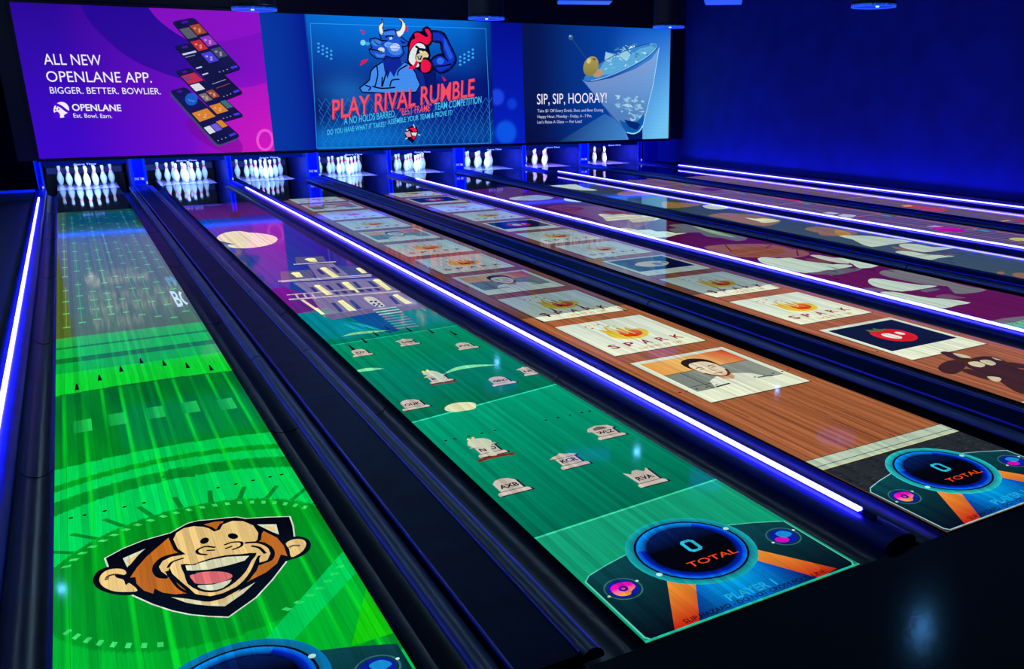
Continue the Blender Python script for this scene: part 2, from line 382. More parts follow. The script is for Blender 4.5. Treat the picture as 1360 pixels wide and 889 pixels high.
struct(MB().box(DIV_X[4]+0.097, DIV_X[4]+0.125, 0.0, 16.3, 0.055, 0.115).obj('trim_3', MT['wall_dark']))

# ---- kickbacks, mask lips, pits
KX = [(-0.302, -0.205)]+[None]*7+[None]
for i in range(9):
    if i == 0: a, b = -0.302, -0.200
    elif i == 8: a, b = LX[7]+LW+0.205, LX[7]+LW+0.32
    elif i % 2: a, b = LX[i-1]+LW+GUT-0.01, LX[i]-GUT+0.01
    else: a, b = LX[i-1]+LW+0.215, LX[i]-0.215
    wide = i % 2 == 1; c = (a+b)/2; w = (b-a)/2
    labs = ['at the far left end beside the monkey lane', 'wide, between monkey lane and graveyard lane', 'narrow, between graveyard lane and portrait card lane',
            'wide, between portrait card lane and tomato card lane', 'narrow, between tomato card lane and maroon lane', 'wide, between maroon lane and grey-green lane',
            'narrow, between grey-green lane and magenta disc lane', 'wide, between magenta disc lane and wall-side lane', 'at the far right end beside the blue wall']
    t = empty('kickback', 'blue-lit pinsetter kickback post '+labs[i], 'kickback', (c, Y_KICK, 0), 'kickback posts at the pins')
    mb = MB().box(-w+0.01, w-0.01, 0.0, 0.05, -0.28, 0.56); mb.obj('front_plate', MT['kick'], t)
    MB().box(-w+0.012, w-0.012, 0.052, 1.9, -0.28, 0.60).obj('side_panel', MT['inner'], t)
    e = 0.05 if wide else 0.022
    for q in (-1, 1):
        MB().box(min(q*w, q*(w-e)), max(q*w, q*(w-e)), -0.025, -0.002, 0.05, 0.575).obj('flange', MT['kick_edge'], t, bevel=0.004)
    MB().box(-w*0.9, w*0.9, -0.028, -0.002, -0.02, 0.045).obj('foot_block', MT['kick_edge'], t, bevel=0.004)
    MB().box(w-0.03 if i else w-0.035, w-0.004, -0.05, -0.027, 0.06, 0.10).obj('latch', MT['white'], t, bevel=0.003)
    if wide:
        ar = Art(lambda x, z, k: (x, -0.004-k, z), (-.3, .3, 0, 1), None, 0.0004); ar.up()
        ar.text('SPARE', (-w*0.62, 0.135), (-w*0.05, 0.135), 0.05, (1, 1, 1), 0.01, raw=True); ar.text('TIME', (w*0.08, 0.135), (w*0.62, 0.135), 0.05, (1, 1, 1), 0.01, raw=True)
        link('lettering', ar.v, ar.f, MT['white'], t)
for n in range(8):
    x0 = LX[n]-0.19; x1 = LX[n]+LW+0.19; xc = LX[n]+LW/2
    t = empty('pinsetter_mask', 'thin blue-lit mask lip above the pins of the '+SHORT[n], 'pinsetter mask', (xc, Y_KICK, 0), 'mask lips above the pins')
    MB().box(-0.71, 0.71, -0.02, 0.01, 0.468, 0.496).obj('lip', MT['lip'], t, bevel=0.004)
    MB().box(-0.71, 0.71, 0.012, 0.05, 0.470, 0.95).obj('hood', MT['frame'], t)
    ar = Art(lambda x, z, k: (x, -0.0205-k, z), (-1, 1, 0, 1), None, 0.0004); ar.up()
    ar.text('Spare Time', (-0.19, 0.468), (0.19, 0.468), 0.030, (1, 1, 1), 0.035, 0.35, raw=True)
    link('lettering', ar.v, ar.f, MT['white'], t)
    t = empty('pinsetter_pit', 'dark pinsetter pit behind the pins of the '+SHORT[n], 'pinsetter pit', (xc, Y_KICK, 0), 'pits behind the pins')
    MB().box(-0.72, 0.72, 1.88, 1.95, -0.28, 1.2).obj('curtain', MT['curtain'], t)
    MB().box(-0.70, 0.70, 1.80, 1.875, 0.16, 0.31).obj('cushion', MT['cushion'], t, bevel=0.02)
    MB().box(-0.72, 0.72, 0.2, 1.95, 1.2, 1.25).obj('cover', MT['frame'], t)

# ---------------------------------------------------------------- lane pictures
def lane_art(n):
    x = LX[n]
    def px(u, v): a = onZ(u, v); return (a[0]-x, a[1])
    return Art(lambda a, b, k: (a, b, 0.0008+k), (0.002, LW-0.002, 0.006, Y_PROJ), px, 0.00012)
def rad(cx, cy, stops):
    def f(a, b):
        r = math.hypot(a-cx, b-cy)
        for (r0, c0), (r1, c1) in zip(stops, stops[1:]):
            if r <= r1: return mixc(c0, c1, (r-r0)/(r1-r0))
        return stops[-1][1]
    return f
def ring(A, cx, cy, r0, r1, f0, f1, n=40, a0=0, a1=2*math.pi):
    for i in range(n):
        t0 = a0+(a1-a0)*i/n; t1 = a0+(a1-a0)*(i+1)/n
        q = [(cx+r*math.cos(t), cy+r*math.sin(t)) for r, t in ((r0, t0), (r1, t0), (r1, t1), (r0, t1))]
        k = len(A.v); A.v += [A.P(*p) for p in q]; A.f.append((k, k+1, k+2, k+3)); A.c += [f0, f1, f1, f0]
def hud(A, edge, frame=None):
    cx, cy = 0.53, 0.462; A.up()
    top = [(0.012, 0.46), (0.05, 0.497), (0.15, 0.532), (0.285, 0.568), (0.77, 0.560), (0.90, 0.515), (1.00, 0.470), (1.042, 0.45)]
    pan = [(0.012, 0.03), (0.03, 0.008), (1.025, 0.008), (1.042, 0.03)]+list(reversed(top))
    pc = lambda a, b: mixc(s(3, 8, 22), s(10, 66, 74), (b/0.5)**1.3)
    for i in range(14):      # horizontal slices so the panel keeps its own gradient
        y0 = 0.006+i*0.042; A.poly(clip(pan, 0, LW, y0, y0+0.042), pc, True)
    A.up()
    for i in range(10):      # blue fan under the dial
        y0, y1 = i*0.03, (i+1)*0.03
        def xs(y): t = y/0.3; return (0.24+0.13*t, 0.83-0.11*t)
        (a0, b0), (a1, b1) = xs(y0), xs(y1); m0, m1 = (a0+b0)/2, (a1+b1)/2
        e = lambda y: mixc(s(4, 12, 50), s(0, 70, 215), y/0.28); mm = lambda y: mixc(s(0, 90, 200), s(0, 185, 240), y/0.22)
        for p, c in (([(a0, y0), (m0, y0), (m1, y1), (a1, y1)], (e(y0), mm(y0), mm(y1), e(y1))), ([(m0, y0), (b0, y0), (b1, y1), (m1, y1)], (mm(y0), e(y0), e(y1), mm(y1)))):
            k = len(A.v); A.v += [A.P(q[0], max(q[1], .008)) for q in p]; A.f.append((k, k+1, k+2, k+3)); A.c += list(c)
    A.up()
    oc = lambda a, b: mixc(s(190, 12, 4), s(240, 150, 50), (b-0.02)/0.28)
    for L_, R_ in ((((0.304, 0.318), (0.13, 0.012)), ((0.39, 0.242), (0.241, 0.012))), (((0.70, 0.26), (0.832, 0.012)), ((0.757, 0.33), (0.945, 0.03)))):
        for i in range(6):
            t0, t1 = i/6, (i+1)/6; lp = lambda q, t: (q[0][0]+(q[1][0]-q[0][0])*t, q[0][1]+(q[1][1]-q[0][1])*t)
            A.poly([lp(L_, t0), lp(L_, t1), lp(R_, t1), lp(R_, t0)], oc, True)
    A.up()
    if frame:
        A.line([(0.015, 0.46), (0.015, 0.035), (0.03, 0.012), (1.02, 0.012), (1.037, 0.035), (1.037, 0.45)], 0.008, frame, True)
        A.line(top[:4], 0.006, frame, True); A.line(top[4:], 0.006, frame, True)
    A.up()
    ring(A, cx, cy, 0.235, 0.282, s(20, 100, 120), edge); A.up()
    ring(A, cx, cy, 0.185, 0.215, s(2, 4, 14), s(0, 40, 190)); ring(A, cx, cy, 0.215, 0.235, s(0, 60, 230), s(10, 120, 215)); ring(A, cx, cy, 0.235, 0.245, s(4, 12, 40), s(4, 12, 40))
    A.poly(ell(cx, cy, 0.186, 0.186), lambda a, b: mixc(s(2, 3, 10), s(6, 30, 90), (b-cy-0.04)/0.14), True); A.up()
    ring(A, cx, cy, 0.19, 0.232, s(3, 20, 90), s(0, 150, 255), 24, math.pi*0.30, math.pi*0.86)
    for q in ((0.298, 0.36), (0.768, 0.53)): A.poly(ell(q[0], q[1], 0.013, 0.013), s(190, 235, 235), True)
    A.line([(0.530, 0.443), (0.562, 0.443), (0.572, 0.455), (0.572, 0.515), (0.562, 0.527), (0.530, 0.527), (0.520, 0.515), (0.520, 0.455)], 0.017, s(40, 185, 220), True, closed=True)
    A.text('TOTAL', (0.440, 0.338), (0.686, 0.338), 0.040, s(250, 75, 20), 0.006, raw=True)
    for q, r in ((0.118, 0.345), (0.940, 0.345)):
        ring(A, q, r, 0.072, 0.079, s(60, 110, 130), s(40, 90, 100), 28)
        A.poly(ell(q, r, 0.062, 0.062), lambda a, b: s(10, 30, 160), True); A.up()
        if q < 0.5:
            A.poly([(q-0.05, r-0.01), (q-0.035, r-0.04), (q+0.0, r-0.05), (q+0.02, r-0.03), (q+0.05, r-0.01), (q+0.045, r+0.03), (q+0.0, r+0.045), (q-0.04, r+0.03)],
                   lambda a, b: mixc(s(250, 160, 40), s(240, 10, 170), (b-r+0.04)/0.05), True, smooth=4); A.up()
            ring(A, q, r, 0.008, 0.020, s(60, 10, 170), s(60, 10, 170), 16)
        else:
            A.poly(ell(q-0.025, r-0.02, 0.032, 0.024, -0.4), s(220, 10, 190), True)
            A.poly([(q-0.02, r+0.03), (q+0.0, r-0.015), (q+0.05, r+0.0), (q+0.035, r+0.035), (q+0.01, r+0.045)], s(20, 140, 210), True, smooth=3)
        for w in (-1, 1): A.poly(ell(q+w*0.076, r+w*0.02, 0.007, 0.007), s(190, 230, 220), True)
    A.text('PLAYER 1', (0.425, 0.062), (0.66, 0.062), 0.047, s(30, 175, 225), 0.02, raw=True)
def ink(n, A):   # foul line text, dots and arrows painted on the boards
    A.k = 22; c = s(4, 5, 6)
    for k in range(7):
        xx = LW/2+(k-3)*5*LW/39; yy = 4.745-abs(k-3)*0.144
        A.poly([(xx-0.013, yy-0.15), (xx+0.013, yy-0.15), (xx+0.004, yy), (xx-0.004, yy)], c, True)
    for b in (3, 5, 8, 11, 14, 26, 29, 32, 35, 37): A.poly(ell((b-0.5)*LW/39, 2.13, 0.0095, 0.0095, n=12), c, True)
    A.text('SLIP HAZARD - DO NOT CROSS FOUL LINE', (0.19, 0.028), (0.89, 0.028), 0.026, c, 0.01, raw=True)

def art1(A):
    R = random.Random(3); dark_far = s(6, 70, 42)
    def bg(x, y):
        r = math.hypot(x-0.54, y-1.39)
        if y > 5.66:
            c = mixc(s(74, 112, 66), dark_far, (y-10.5)/2.2)
            c = mixc(c, s(84, 102, 30), (0.16-x)/0.1*(1 if y < 10 else 0.4))
        elif y > 5.35: c = mixc(s(50, 170, 72), s(20, 176, 66), (5.66-y)/.3)
        elif y > 5.29: c = s(20, 120, 50)
        elif y > 5.02: c = s(16, 182, 66)
        elif y > 4.88: c = s(8, 118, 46)
        elif y > 4.62: c = s(4, 176, 62)
        elif y > 4.10+0.04*math.sin(x*3): c = s(10, 208, 48)
        elif y > 2.84-0.06*((x-0.5)/0.5)**2: c = mixc(s(0, 128, 30), s(0, 104, 42), (y-2.9)/1.0)
        elif r > 1.285: c = s(0, 208, 84)
        elif r > 1.215: c = s(0, 150, 28)
        elif r > 1.10: c = s(0, 212, 88)
        elif r > 0.965: c = s(0, 138, 40)
        elif r > 0.60: c = s(0, 214, 92) if y > 1.5 else s(0, 176, 44)
        else: c = s(0, 142, 30)
        if y < 4.1:
            t = 0.5+0.5*math.sin(x*31+math.sin(y*2)*1.5)*math.sin(y*3.1+x*5); c = mixc(c, s(0, 190, 30), 0.22*t)
        if y < 5.66:
            d = abs(((x-0.048)/0.105+0.5) % 1-0.5)*0.105
            if d < 0.012: c = mixc(c, s(10, 245, 45), (1-d/0.014)*(0.75 if y < 4.1 else .35)*(0.6+0.4*math.sin(y*2.3+int(x*9.5)*2.1)))
        return c
    A.grid(170, 420, bg, (0.002, LW-0.002, 0.006, 5.80)); A.grid(30, 60, bg, (0.002, LW-0.002, 5.80, Y_PROJ))
    A.up()
    for k in range(9):       # light grid lines with plus marks down the far half
        xx = 0.075+k*0.113; y = 5.9+R.random()*0.5; base = s(60, 150, 90) if k else s(110, 140, 40)
        while y < 13.9:
            ln = 0.9+R.random()*1.6
            if R.random() < 0.9: A.line([(xx, y), (xx, min(y+ln, 13.9))], 0.010, mixc(base, s(20, 110, 70), (y-9)/4), True)
            for q in (0, ln*0.3, ln*0.6, ln*0.9): A.line([(xx-0.017, y+q), (xx+0.017, y+q)], 0.04, mixc(s(90, 190, 110), s(20, 130, 90), (y-8)/5), True)
            y += ln+0.35+R.random()*0.4
    for a, b in ((0.14, 3.425), (0.314, 3.448), (0.523, 3.457), (0.714, 3.45), (0.913, 3.395)):
        A.poly([(a-0.045, b-0.11), (a+0.045, b-0.11), (a+0.045, b+0.11), (a-0.045, b+0.11)], lambda x, y: mixc(s(10, 150, 60), s(30, 205, 80), (x-a+0.045)/0.09), True)
    for i in range(64):       # tick circle round the face
        t = 2*math.pi*i/64; c, q = math.cos(t), math.sin(t); tx, ty = -q, c
        if q > -0.95:
            p = lambda r, w: (0.54+r*c+w*tx, 1.39+r*q+w*ty)
            if 0.03 < p(.57, 0)[0] < 1.03: A.poly([p(0.545, -0.014), p(0.575, -0.004), p(0.575, 0.016), p(0.545, 0.006)], s(60, 225, 110), True)
    for i in range(26):       # darker rays outside it
        t = math.pi*(0.08+0.84*i/25); c, q = math.cos(t), math.sin(t)
        p = lambda r, w: (0.54+r*c-w*q, 1.39+r*q+w*c)
        if i % 2: A.poly([p(0.60, -0.014), p(0.74, -0.005), p(0.74, 0.017), p(0.60, 0.010)], s(0, 140, 44), True)
    A.poly([(0.66, 0.58), (1.05, 1.00), (1.05, 1.20), (0.55, 0.60)], s(0, 206, 84), True)
    A.poly([(0.90, 0.52), (1.05, 0.52), (1.05, 0.86)], s(20, 205, 10), True)
    A.poly([(0.46, 2.40), (0.61, 2.33), (0.62, 2.44), (0.50, 2.49)], s(0, 140, 40), True)
    A.up(); A.text('BOWL', (0.935, 6.35), (1.25, 6.35), 0.75, s(190, 225, 235), 0.02, raw=True); A.text('PM', (0.96, 7.35), (1.08, 7.35), 0.5, s(90, 150, 170), 0.03, raw=True)  # white letters paint a bright reflection into the lane picture
    # laughing monkey face emblem
    m1 = crop(110, 670, 5.556); m2 = crop(260, 670, 5.556); K = s(4, 6, 16); cream = s(236, 200, 130); fur = s(192, 106, 28); A.up()
    shield = [(140.6, 742), (164, 729.4), (191, 718.6), (227, 708.7)]+m2([(-60, 145), (20, 125), (110, 118), (220, 105), (300, 98)])+[(325.7, 689.8), (354, 688), (384.2, 687.1), (388.5, 700), (390, 713.2)]+[(388, 728), (378.8, 747.4), (360.8, 770.8), (339.2, 794.2), (303.2, 819.8), (278, 818.8), (253, 816.3), (230, 811.5), (204, 803), (178.4, 791.5), (160, 777), (146, 757)]
    A.line(shield, 0.013, s(225, 235, 220), closed=True); A.up(); A.poly(shield, K); A.up()
    A.poly(m1([(75, 575), (90, 520), (130, 485), (200, 462), (300, 458), (360, 500), (420, 640), (360, 672), (270, 672), (180, 655), (110, 625)]), K, smooth=4)
    A.poly(m2([(640, 295), (700, 248), (770, 240), (830, 262), (850, 300), (835, 345), (780, 385), (700, 412), (640, 420)]), K, smooth=4); A.up()
    A.poly(m1([(122, 565), (138, 520), (180, 490), (240, 478), (300, 484), (322, 510), (300, 525), (240, 520), (250, 545), (300, 560), (318, 600), (345, 585), (405, 640), (330, 650), (230, 645), (150, 610)]), cream, smooth=3)
    A.poly(m2([(665, 292), (720, 262), (785, 262), (815, 290), (800, 335), (760, 370), (705, 392), (690, 335)]), cream, smooth=3)
    for q in (m1([(175, 560), (190, 532), (240, 522), (300, 532)]), m2([(690, 325), (715, 308), (768, 308)])): A.line(q, 0.014, K, smooth=4)
    A.poly(m1([(295, 402), (462, 330), (390, 395), (328, 468)]), s(215, 225, 200)); A.poly(m2([(452, 152), (595, 150), (614, 226), (560, 205)]), s(215, 225, 200))
    A.poly(m1([(652, 688), (780, 702), (900, 722)])+m2([(40, 728), (110, 728), (210, 706), (330, 640), (440, 578), (350, 662), (215, 756), (100, 752), (0, 742)])+m1([(760, 728)]), s(220, 215, 175)); A.up()
    A.poly(m1([(325, 415), (420, 365), (345, 455)]), cream); A.poly(m2([(500, 165), (580, 165), (588, 208), (555, 195)]), cream)
    A.poly(m2([(30, 722), (110, 722), (205, 698), (330, 630), (300, 660), (200, 735), (80, 738)]), cream)
    A.poly(m1([(632, 250), (560, 312), (470, 390), (400, 470), (350, 545), (388, 540), (398, 590), (450, 640), (520, 663), (530, 625), (590, 655), (680, 668), (775, 660), (720, 560), (760, 330), (660, 310)]), fur)
    A.poly(m2([(500, 200), (600, 250), (650, 310), (676, 386), (628, 374), (600, 440), (520, 505), (375, 578), (420, 500), (440, 300)]), fur)
    A.poly(m2([(60, 152), (140, 132), (205, 128), (180, 180), (132, 200), (100, 165)]), fur); A.up()
    # black edge of the face, then the skin inside it
    skin = m1([(668, 262), (690, 215), (745, 180), (820, 165), (889, 170)])+m2([(95, 180), (135, 205), (178, 190), (200, 152), (270, 126), (350, 128), (425, 160), (462, 215), (455, 265), (430, 285), (490, 298), (535, 325), (552, 365), (530, 415), (470, 440), (470, 385), (445, 440), (420, 495), (370, 560), (300, 612), (200, 660), (110, 682), (0, 668)])+m1([(790, 628), (720, 570), (660, 515), (640, 470), (620, 528), (580, 500), (562, 465), (590, 422), (650, 392), (760, 372), (700, 330)])
    A.line(skin, 0.030, K, closed=True); A.up(); A.poly(skin, cream); A.up()
    A.line(m1([(700, 368), (600, 395), (545, 440), (530, 490), (560, 535), (620, 545)]), 0.018, K, smooth=4)
    A.line(m1([(630, 470), (660, 430), (740, 402)]), 0.012, K, smooth=4); A.line(m1([(620, 500), (690, 600), (760, 650), (900, 690)])+m2([(110, 688), (240, 652), (340, 590), (410, 505), (455, 410), (470, 385)]), 0.012, K, smooth=3)
    A.line(m2([(370, 288), (460, 285), (530, 310), (568, 355), (550, 415), (450, 445)]), 0.016, K, smooth=4); A.line(m2([(415, 312), (470, 325), (512, 365)]), 0.013, K, smooth=4)
    mouth = m1([(722, 448), (800, 448)])+m2([(0, 440), (100, 405), (220, 380), (330, 372), (450, 362), (412, 420), (370, 500), (290, 580), (200, 635), (110, 655), (20, 640), (-60, 590)])+m1([(750, 520)])
    A.poly(mouth, K, smooth=2); A.up()
    A.poly(m1([(758, 456), (840, 452)])+m2([(0, 446), (110, 415), (230, 392), (395, 384), (360, 420), (250, 452), (100, 485), (-20, 494)])+m1([(768, 492)]), s(225, 225, 185))
    A.poly(m1([(790, 530), (840, 518)])+m2([(0, 512), (100, 500), (220, 505), (272, 532), (230, 565), (120, 590), (10, 590)])+m1([(815, 570)]), s(228, 112, 116), smooth=3)
    A.poly(m2([(15, 602), (130, 596), (266, 560), (200, 622), (110, 640), (40, 628)]), s(220, 225, 195), smooth=2)
    for q in (ell(65, 273, 34, 22, -0.35), ell(275, 239, 38, 21, 0.12)): A.poly(m2(q), K)
    A.line(m2([(140, 322), (70, 316), (12, 342), (22, 368), (80, 376)]), 0.012, K, smooth=4); A.line(m2([(85, 345), (138, 342)]), 0.011, K)
    A.line(m2([(215, 303), (270, 284), (335, 284), (335, 312), (275, 338)]), 0.012, K, smooth=4); A.line(m2([(222, 330), (265, 315)]), 0.011, K)
    hud(A, s(0, 120, 190))

def stone(A, bl, br, kind, txt, h=0.20):
    a = A.px(*bl); b = A.px(*br); w = max(0.15, b[0]-a[0]); x0 = a[0]; y0 = (a[1]+b[1])/2; k = s(24, 30, 56); c = s(196, 184, 172)
    P = lambda pts, dx=0, dy=0: [(x0+p*w+dx, y0+q*h+dy) for p, q in pts]
    shp = {0: [(0.16, .2), (0.16, .72), (0.3, .88), (0.5, .94), (0.7, .88), (0.84, .72), (0.84, .2)],
           1: [(0.16, .2), (0.16, .70), (0.02, .74), (0.2, .86), (0.38, .9), (0.5, 1.0), (0.62, .9), (0.8, .86), (0.98, .74), (0.84, .70), (0.84, .2)],
           2: [(0.14, .2), (0.1, .95), (0.28, .78), (0.42, .95), (0.6, .95), (0.74, .78), (0.92, .95), (0.86, .2)],
           3: [(0.16, .2), (0.14, .62), (0.02, .68), (0.14, .9), (0.5, 1.02), (0.86, .9), (0.98, .68), (0.86, .62), (0.84, .2)]}[kind]
    base = [(0.02, 0), (0.98, 0), (0.98, .12), (0.9, .2), (0.1, .2), (0.02, .12)]
    for p in (shp, base): A.poly(P(p, 0.012, -0.010), k, True)
    A.up(); A.poly(P(shp), c, True); A.poly(P(base), s(206, 192, 178), True); A.up()
    A.line(P([(0.1, .2), (0.9, .2)]), 0.006, s(90, 80, 80), True)
    if kind == 3: A.poly(P([(0.26, .68), (0.3, .84), (0.5, .92), (0.7, .84), (0.74, .68)]), s(110, 95, 90), True)
    if kind == 1: A.line(P([(0.1, .68), (0.9, .68)]), 0.006, s(110, 95, 95), True)
    A.text(txt, (x0+w*0.24, y0+h*0.36), (x0+w*0.80, y0+h*0.36), h*0.22, s(14, 14, 20), 0.03, raw=True)
    A.k -= 2
def art2(A):
    hc = crop(360, 320, 6.8)
    def bg(x, y):
        if y > 13.75: return s(40, 12, 70)
        if y > 12.2: return mixc(s(62, 8, 40), s(88, 18, 52), (14-y)/2)
        if y > 6.35: return mixc(s(4, 60, 130), s(52, 22, 128), x*1.1)
        if y > 5.60: return mixc(s(70, 26, 110), s(52, 16, 120), (y-5.6)/.7 + x)
        return s(14, 152, 112)
    def band(y0l, y0r, y1l, y1r, c0, c1):
        for i in range(8):
            f0, f1 = i/8, (i+1)/8; q = lambda f: (y0l+(y1l-y0l)*f, y0r+(y1r-y0r)*f); (a, b), (c, d) = q(f0), q(f1)
            k = len(A.v); A.v += [A.P(*p) for p in ((0.002, a), (LW-.002, b), (LW-.002, d), (0.002, c))]; A.f.append((k, k+1, k+2, k+3)); ca, cb = mixc(c0, c1, f0), mixc(c0, c1, f1); A.c += [ca, ca, cb, cb]
    band(0.006, 0.006, 0.885, 0.965, s(10, 150, 108), s(20, 160, 118)); band(0.885, 0.965, 2.50, 2.69, s(0, 112, 84), s(0, 158, 116))
    band(2.50, 2.69, 4.38, 4.45, s(0, 112, 80), s(0, 142, 100)); band(4.38, 4.45, 5.60, 5.60, s(0, 122, 92), s(0, 112, 96))
    for y0, y1, k in ((5.602, 12.19, 8), (12.21, Y_PROJ, 4)):
        A.grid(6, k, bg, (0.002, LW-0.002, y0, y1))
    A.up(); A.line([(0, 0.885), (LW, 0.965)], 0.014, s(60, 220, 165), True); A.line([(0, 2.50), (LW, 2.69)], 0.018, s(40, 225, 180), True); A.line([(0, 4.38), (LW, 4.45)], 0.018, s(20, 190, 150), True)
    A.poly([(0.0, 13.9), (0.6, 13.9), (0.6, 14.05), (0, 14.05)], s(40, 60, 170), True)
    moon = [(289, 314), (300, 309), (318, 307), (330, 309), (345, 310), (362, 313), (369, 318), (362, 324), (345, 328), (325, 330), (306, 329), (303, 325), (312, 325), (300, 322), (289, 319)]
    A.poly(moon, s(232, 216, 176), smooth=2)
    # mansion: body, cornices, lit windows, stairs
    A.poly(hc([(-10, 440), (100, 415), (330, 480), (470, 640), (230, 660)]), s(96, 20, 100))
    A.poly(hc([(225, 662), (500, 605), (620, 655), (980, 815), (700, 885), (440, 890)]), s(0, 128, 122))
    st = s(128, 112, 140); st2 = s(196, 180, 180); dk = s(48, 44, 96); lit = s(240, 232, 150)
    A.poly(hc([(200, 380), (1060, 330), (1200, 450), (1400, 640), (1400, 620), (1300, 580), (480, 690), (400, 560), (330, 470)]), st)
    A.poly(hc([(330, 215), (560, 205), (700, 310), (420, 340)]), st)
    A.poly(hc([(215, 150), (470, 140), (500, 190), (230, 210)]), s(92, 84, 96)); A.poly(hc([(85, 280), (360, 262), (400, 345), (90, 360)]), s(92, 84, 96))
    A.poly(hc([(600, 225), (800, 235), (900, 310), (690, 310)]), s(60, 62, 110))
    A.poly(hc([(560, 710), (960, 640), (1160, 810), (1080, 830), (880, 800), (740, 735)]), s(10, 62, 108)); A.up()
    A.poly(hc([(480, 672), (930, 610), (980, 640), (550, 715)]), s(112, 90, 110)); A.poly(hc([(1130, 600), (1400, 560), (1400, 600), (1170, 640)]), s(112, 90, 110))
    for a, b, w in (((75, 365), (990, 300), 12), ((215, 213), (575, 190), 10), ((150, 490), (1000, 415), 8), ((175, 530), (1190, 455), 12), ((100, 372), (900, 320), 5)):
        p = A.px(*hc([a])[0]); q = A.px(*hc([b])[0]); A.line([p, q], 0.055 if w > 9 else 0.032, st2, True)
    for q in ([(440, 248), (500, 245), (620, 325), (560, 335)], [(635, 380), (700, 375), (800, 465), (745, 470)], [(385, 405), (445, 405), (560, 485), (500, 490)], [(600, 545), (660, 545), (775, 630), (705, 635)],
              [(1095, 490), (1150, 490), (1280, 565), (1215, 572)], [(915, 355), (985, 352), (1090, 440), (1050, 450)], [(300, 165), (400, 160), (420, 190), (350, 190)], [(175, 292), (260, 290), (290, 328), (230, 332)], [(765, 250), (820, 250), (870, 290), (820, 295)]):
        A.poly(hc(q), lit)
        if q[1][0]-q[0][0] > 40: A.poly(hc(ell((q[0][0]+q[1][0])/2+3, (q[0][1]+q[1][1])/2+2, (q[1][0]-q[0][0])*0.46, 9, -0.05)), lit)
    A.up()
    for q in ([(405, 260), (435, 255), (495, 305), (455, 305)], [(535, 240), (575, 238), (630, 290), (600, 296)], [(485, 400), (520, 400), (575, 445), (540, 450)], [(580, 385), (615, 383), (665, 430), (635, 433)], [(730, 372), (765, 370), (820, 425), (790, 430)],
              [(865, 365), (900, 365), (970, 415), (930, 420)], [(345, 420), (380, 418), (430, 460), (395, 465)], [(540, 562), (575, 560), (655, 640), (620, 645)], [(700, 540), (735, 538), (820, 612), (780, 620)], [(1060, 505), (1090, 503), (1170, 570), (1130, 575)]):
        A.poly(hc(q), dk)
    for a in range(3): A.line(hc([(220+a*75, 480), (250+a*75, 525)]), 0.018, st2)
    for a in range(6): A.poly(hc([(560+a*75-(12 if a else 0), 462-a*6), (600+a*75, 458-a*6), (625+a*75, 480-a*6), (590+a*75, 484-a*6)]), dk)
    A.line(hc([(280, 535), (475, 665)]), 0.03, s(224, 210, 160)); A.poly(hc([(385, 610), (420, 605), (485, 662), (455, 668)]), s(232, 220, 160))
    A.poly(hc([(835, 515), (900, 505), (960, 530), (1030, 590), (960, 600), (880, 560)]), s(214, 204, 176), smooth=2); A.up()
    for q in ((905, 550), (945, 550), (930, 575), (975, 572), (960, 590), (1000, 588)): A.poly(hc(ell(q[0], q[1], 14, 8)), dk)
    for i in range(9):
        c = s(205, 195, 180) if i < 3 else s(150, 130, 150); x0 = 930+i*26; y0 = 612+i*21; A.line(hc([(x0, y0+14), (x0+190, y0-12)]), 0.035 if i < 3 else 0.025, c)
    A.line(hc([(655, 862), (760, 838), (900, 825), (1050, 812)]), 0.07, s(120, 190, 120), taper=True, smooth=3)
    A.line(hc([(640, 745), (760, 790), (880, 830)]), 0.05, s(20, 150, 150), taper=True, smooth=3); A.line(hc([(720, 735), (850, 770), (1000, 812)]), 0.05, s(20, 150, 150), taper=True, smooth=3)
    g2 = crop(440, 430, 4.857)
    for q in ([(160, 310), (230, 298), (320, 292)], [(740, 320), (820, 290), (920, 275), (1050, 268)]): A.line(g2(q), 0.07, s(120, 215, 160), taper=True, smooth=4)
    A.poly(g2([(735, 560), (740, 535), (790, 515), (860, 508), (920, 512), (935, 530), (920, 552), (850, 565), (790, 572)]), s(222, 226, 180), smooth=3)
    for bl, br, kd, tx in (((662.9, 660.3), (708, 650), 0, 'AXB'), ((746.7, 624.6), (785.3, 615.7), 1, 'KCR'), ((795, 584.9), (833.8, 577.6), 3, 'WLZ'), ((849.3, 648.2), (889, 639.3), 2, 'RVA'), ((636.4, 608.5), (676, 600.7), 1, 'NFD'),
                           ((468.8, 474.3), (496.6, 471.2), 0, 'XZK'), ((532.6, 460.9), (558.4, 456.4), 1, 'GBM'), ((609.9, 465.6), (636.6, 461.3), 0, 'PVR'), ((571.8, 510.3), (603.7, 505.1), 1, 'BJO'), ((655.2, 514), (687, 508.2), 0, 'PMNG'), ((697.4, 500), (720, 496.0), 1, 'NK'), ((534.7, 546.3), (572.8, 540.1), 0, 'OUK')):
        stone(A, bl, br, kd, tx)
    A.up(); A.up(); A.up()
    for ox, oy, sc in ((600, 550, 4.533), (0, 0, 0)):
        if sc:
            g = crop(ox, oy, sc)
            A.poly(g([(95, 190), (100, 160), (125, 150), (150, 150), (175, 148), (205, 150), (240, 165), (235, 200), (250, 230), (275, 250), (235, 255), (210, 215), (160, 205), (120, 200)]), s(200, 205, 180), smooth=2)
            for q in ((100, 155), (128, 146)): A.poly(g(ell(q[0], q[1], 9, 6)), s(240, 215, 90))
            A.line(g([(165, 285), (240, 262), (370, 240)]), 0.03, s(120, 40, 20), smooth=3)
    A.poly(g2([(595, 330), (600, 310), (650, 305), (700, 320), (730, 350), (745, 372), (700, 378), (660, 345)]), s(190, 205, 180), smooth=2)
    for q in ((592, 312), (620, 304)): A.poly(g2(ell(q[0], q[1], 9, 6)), s(240, 215, 90))
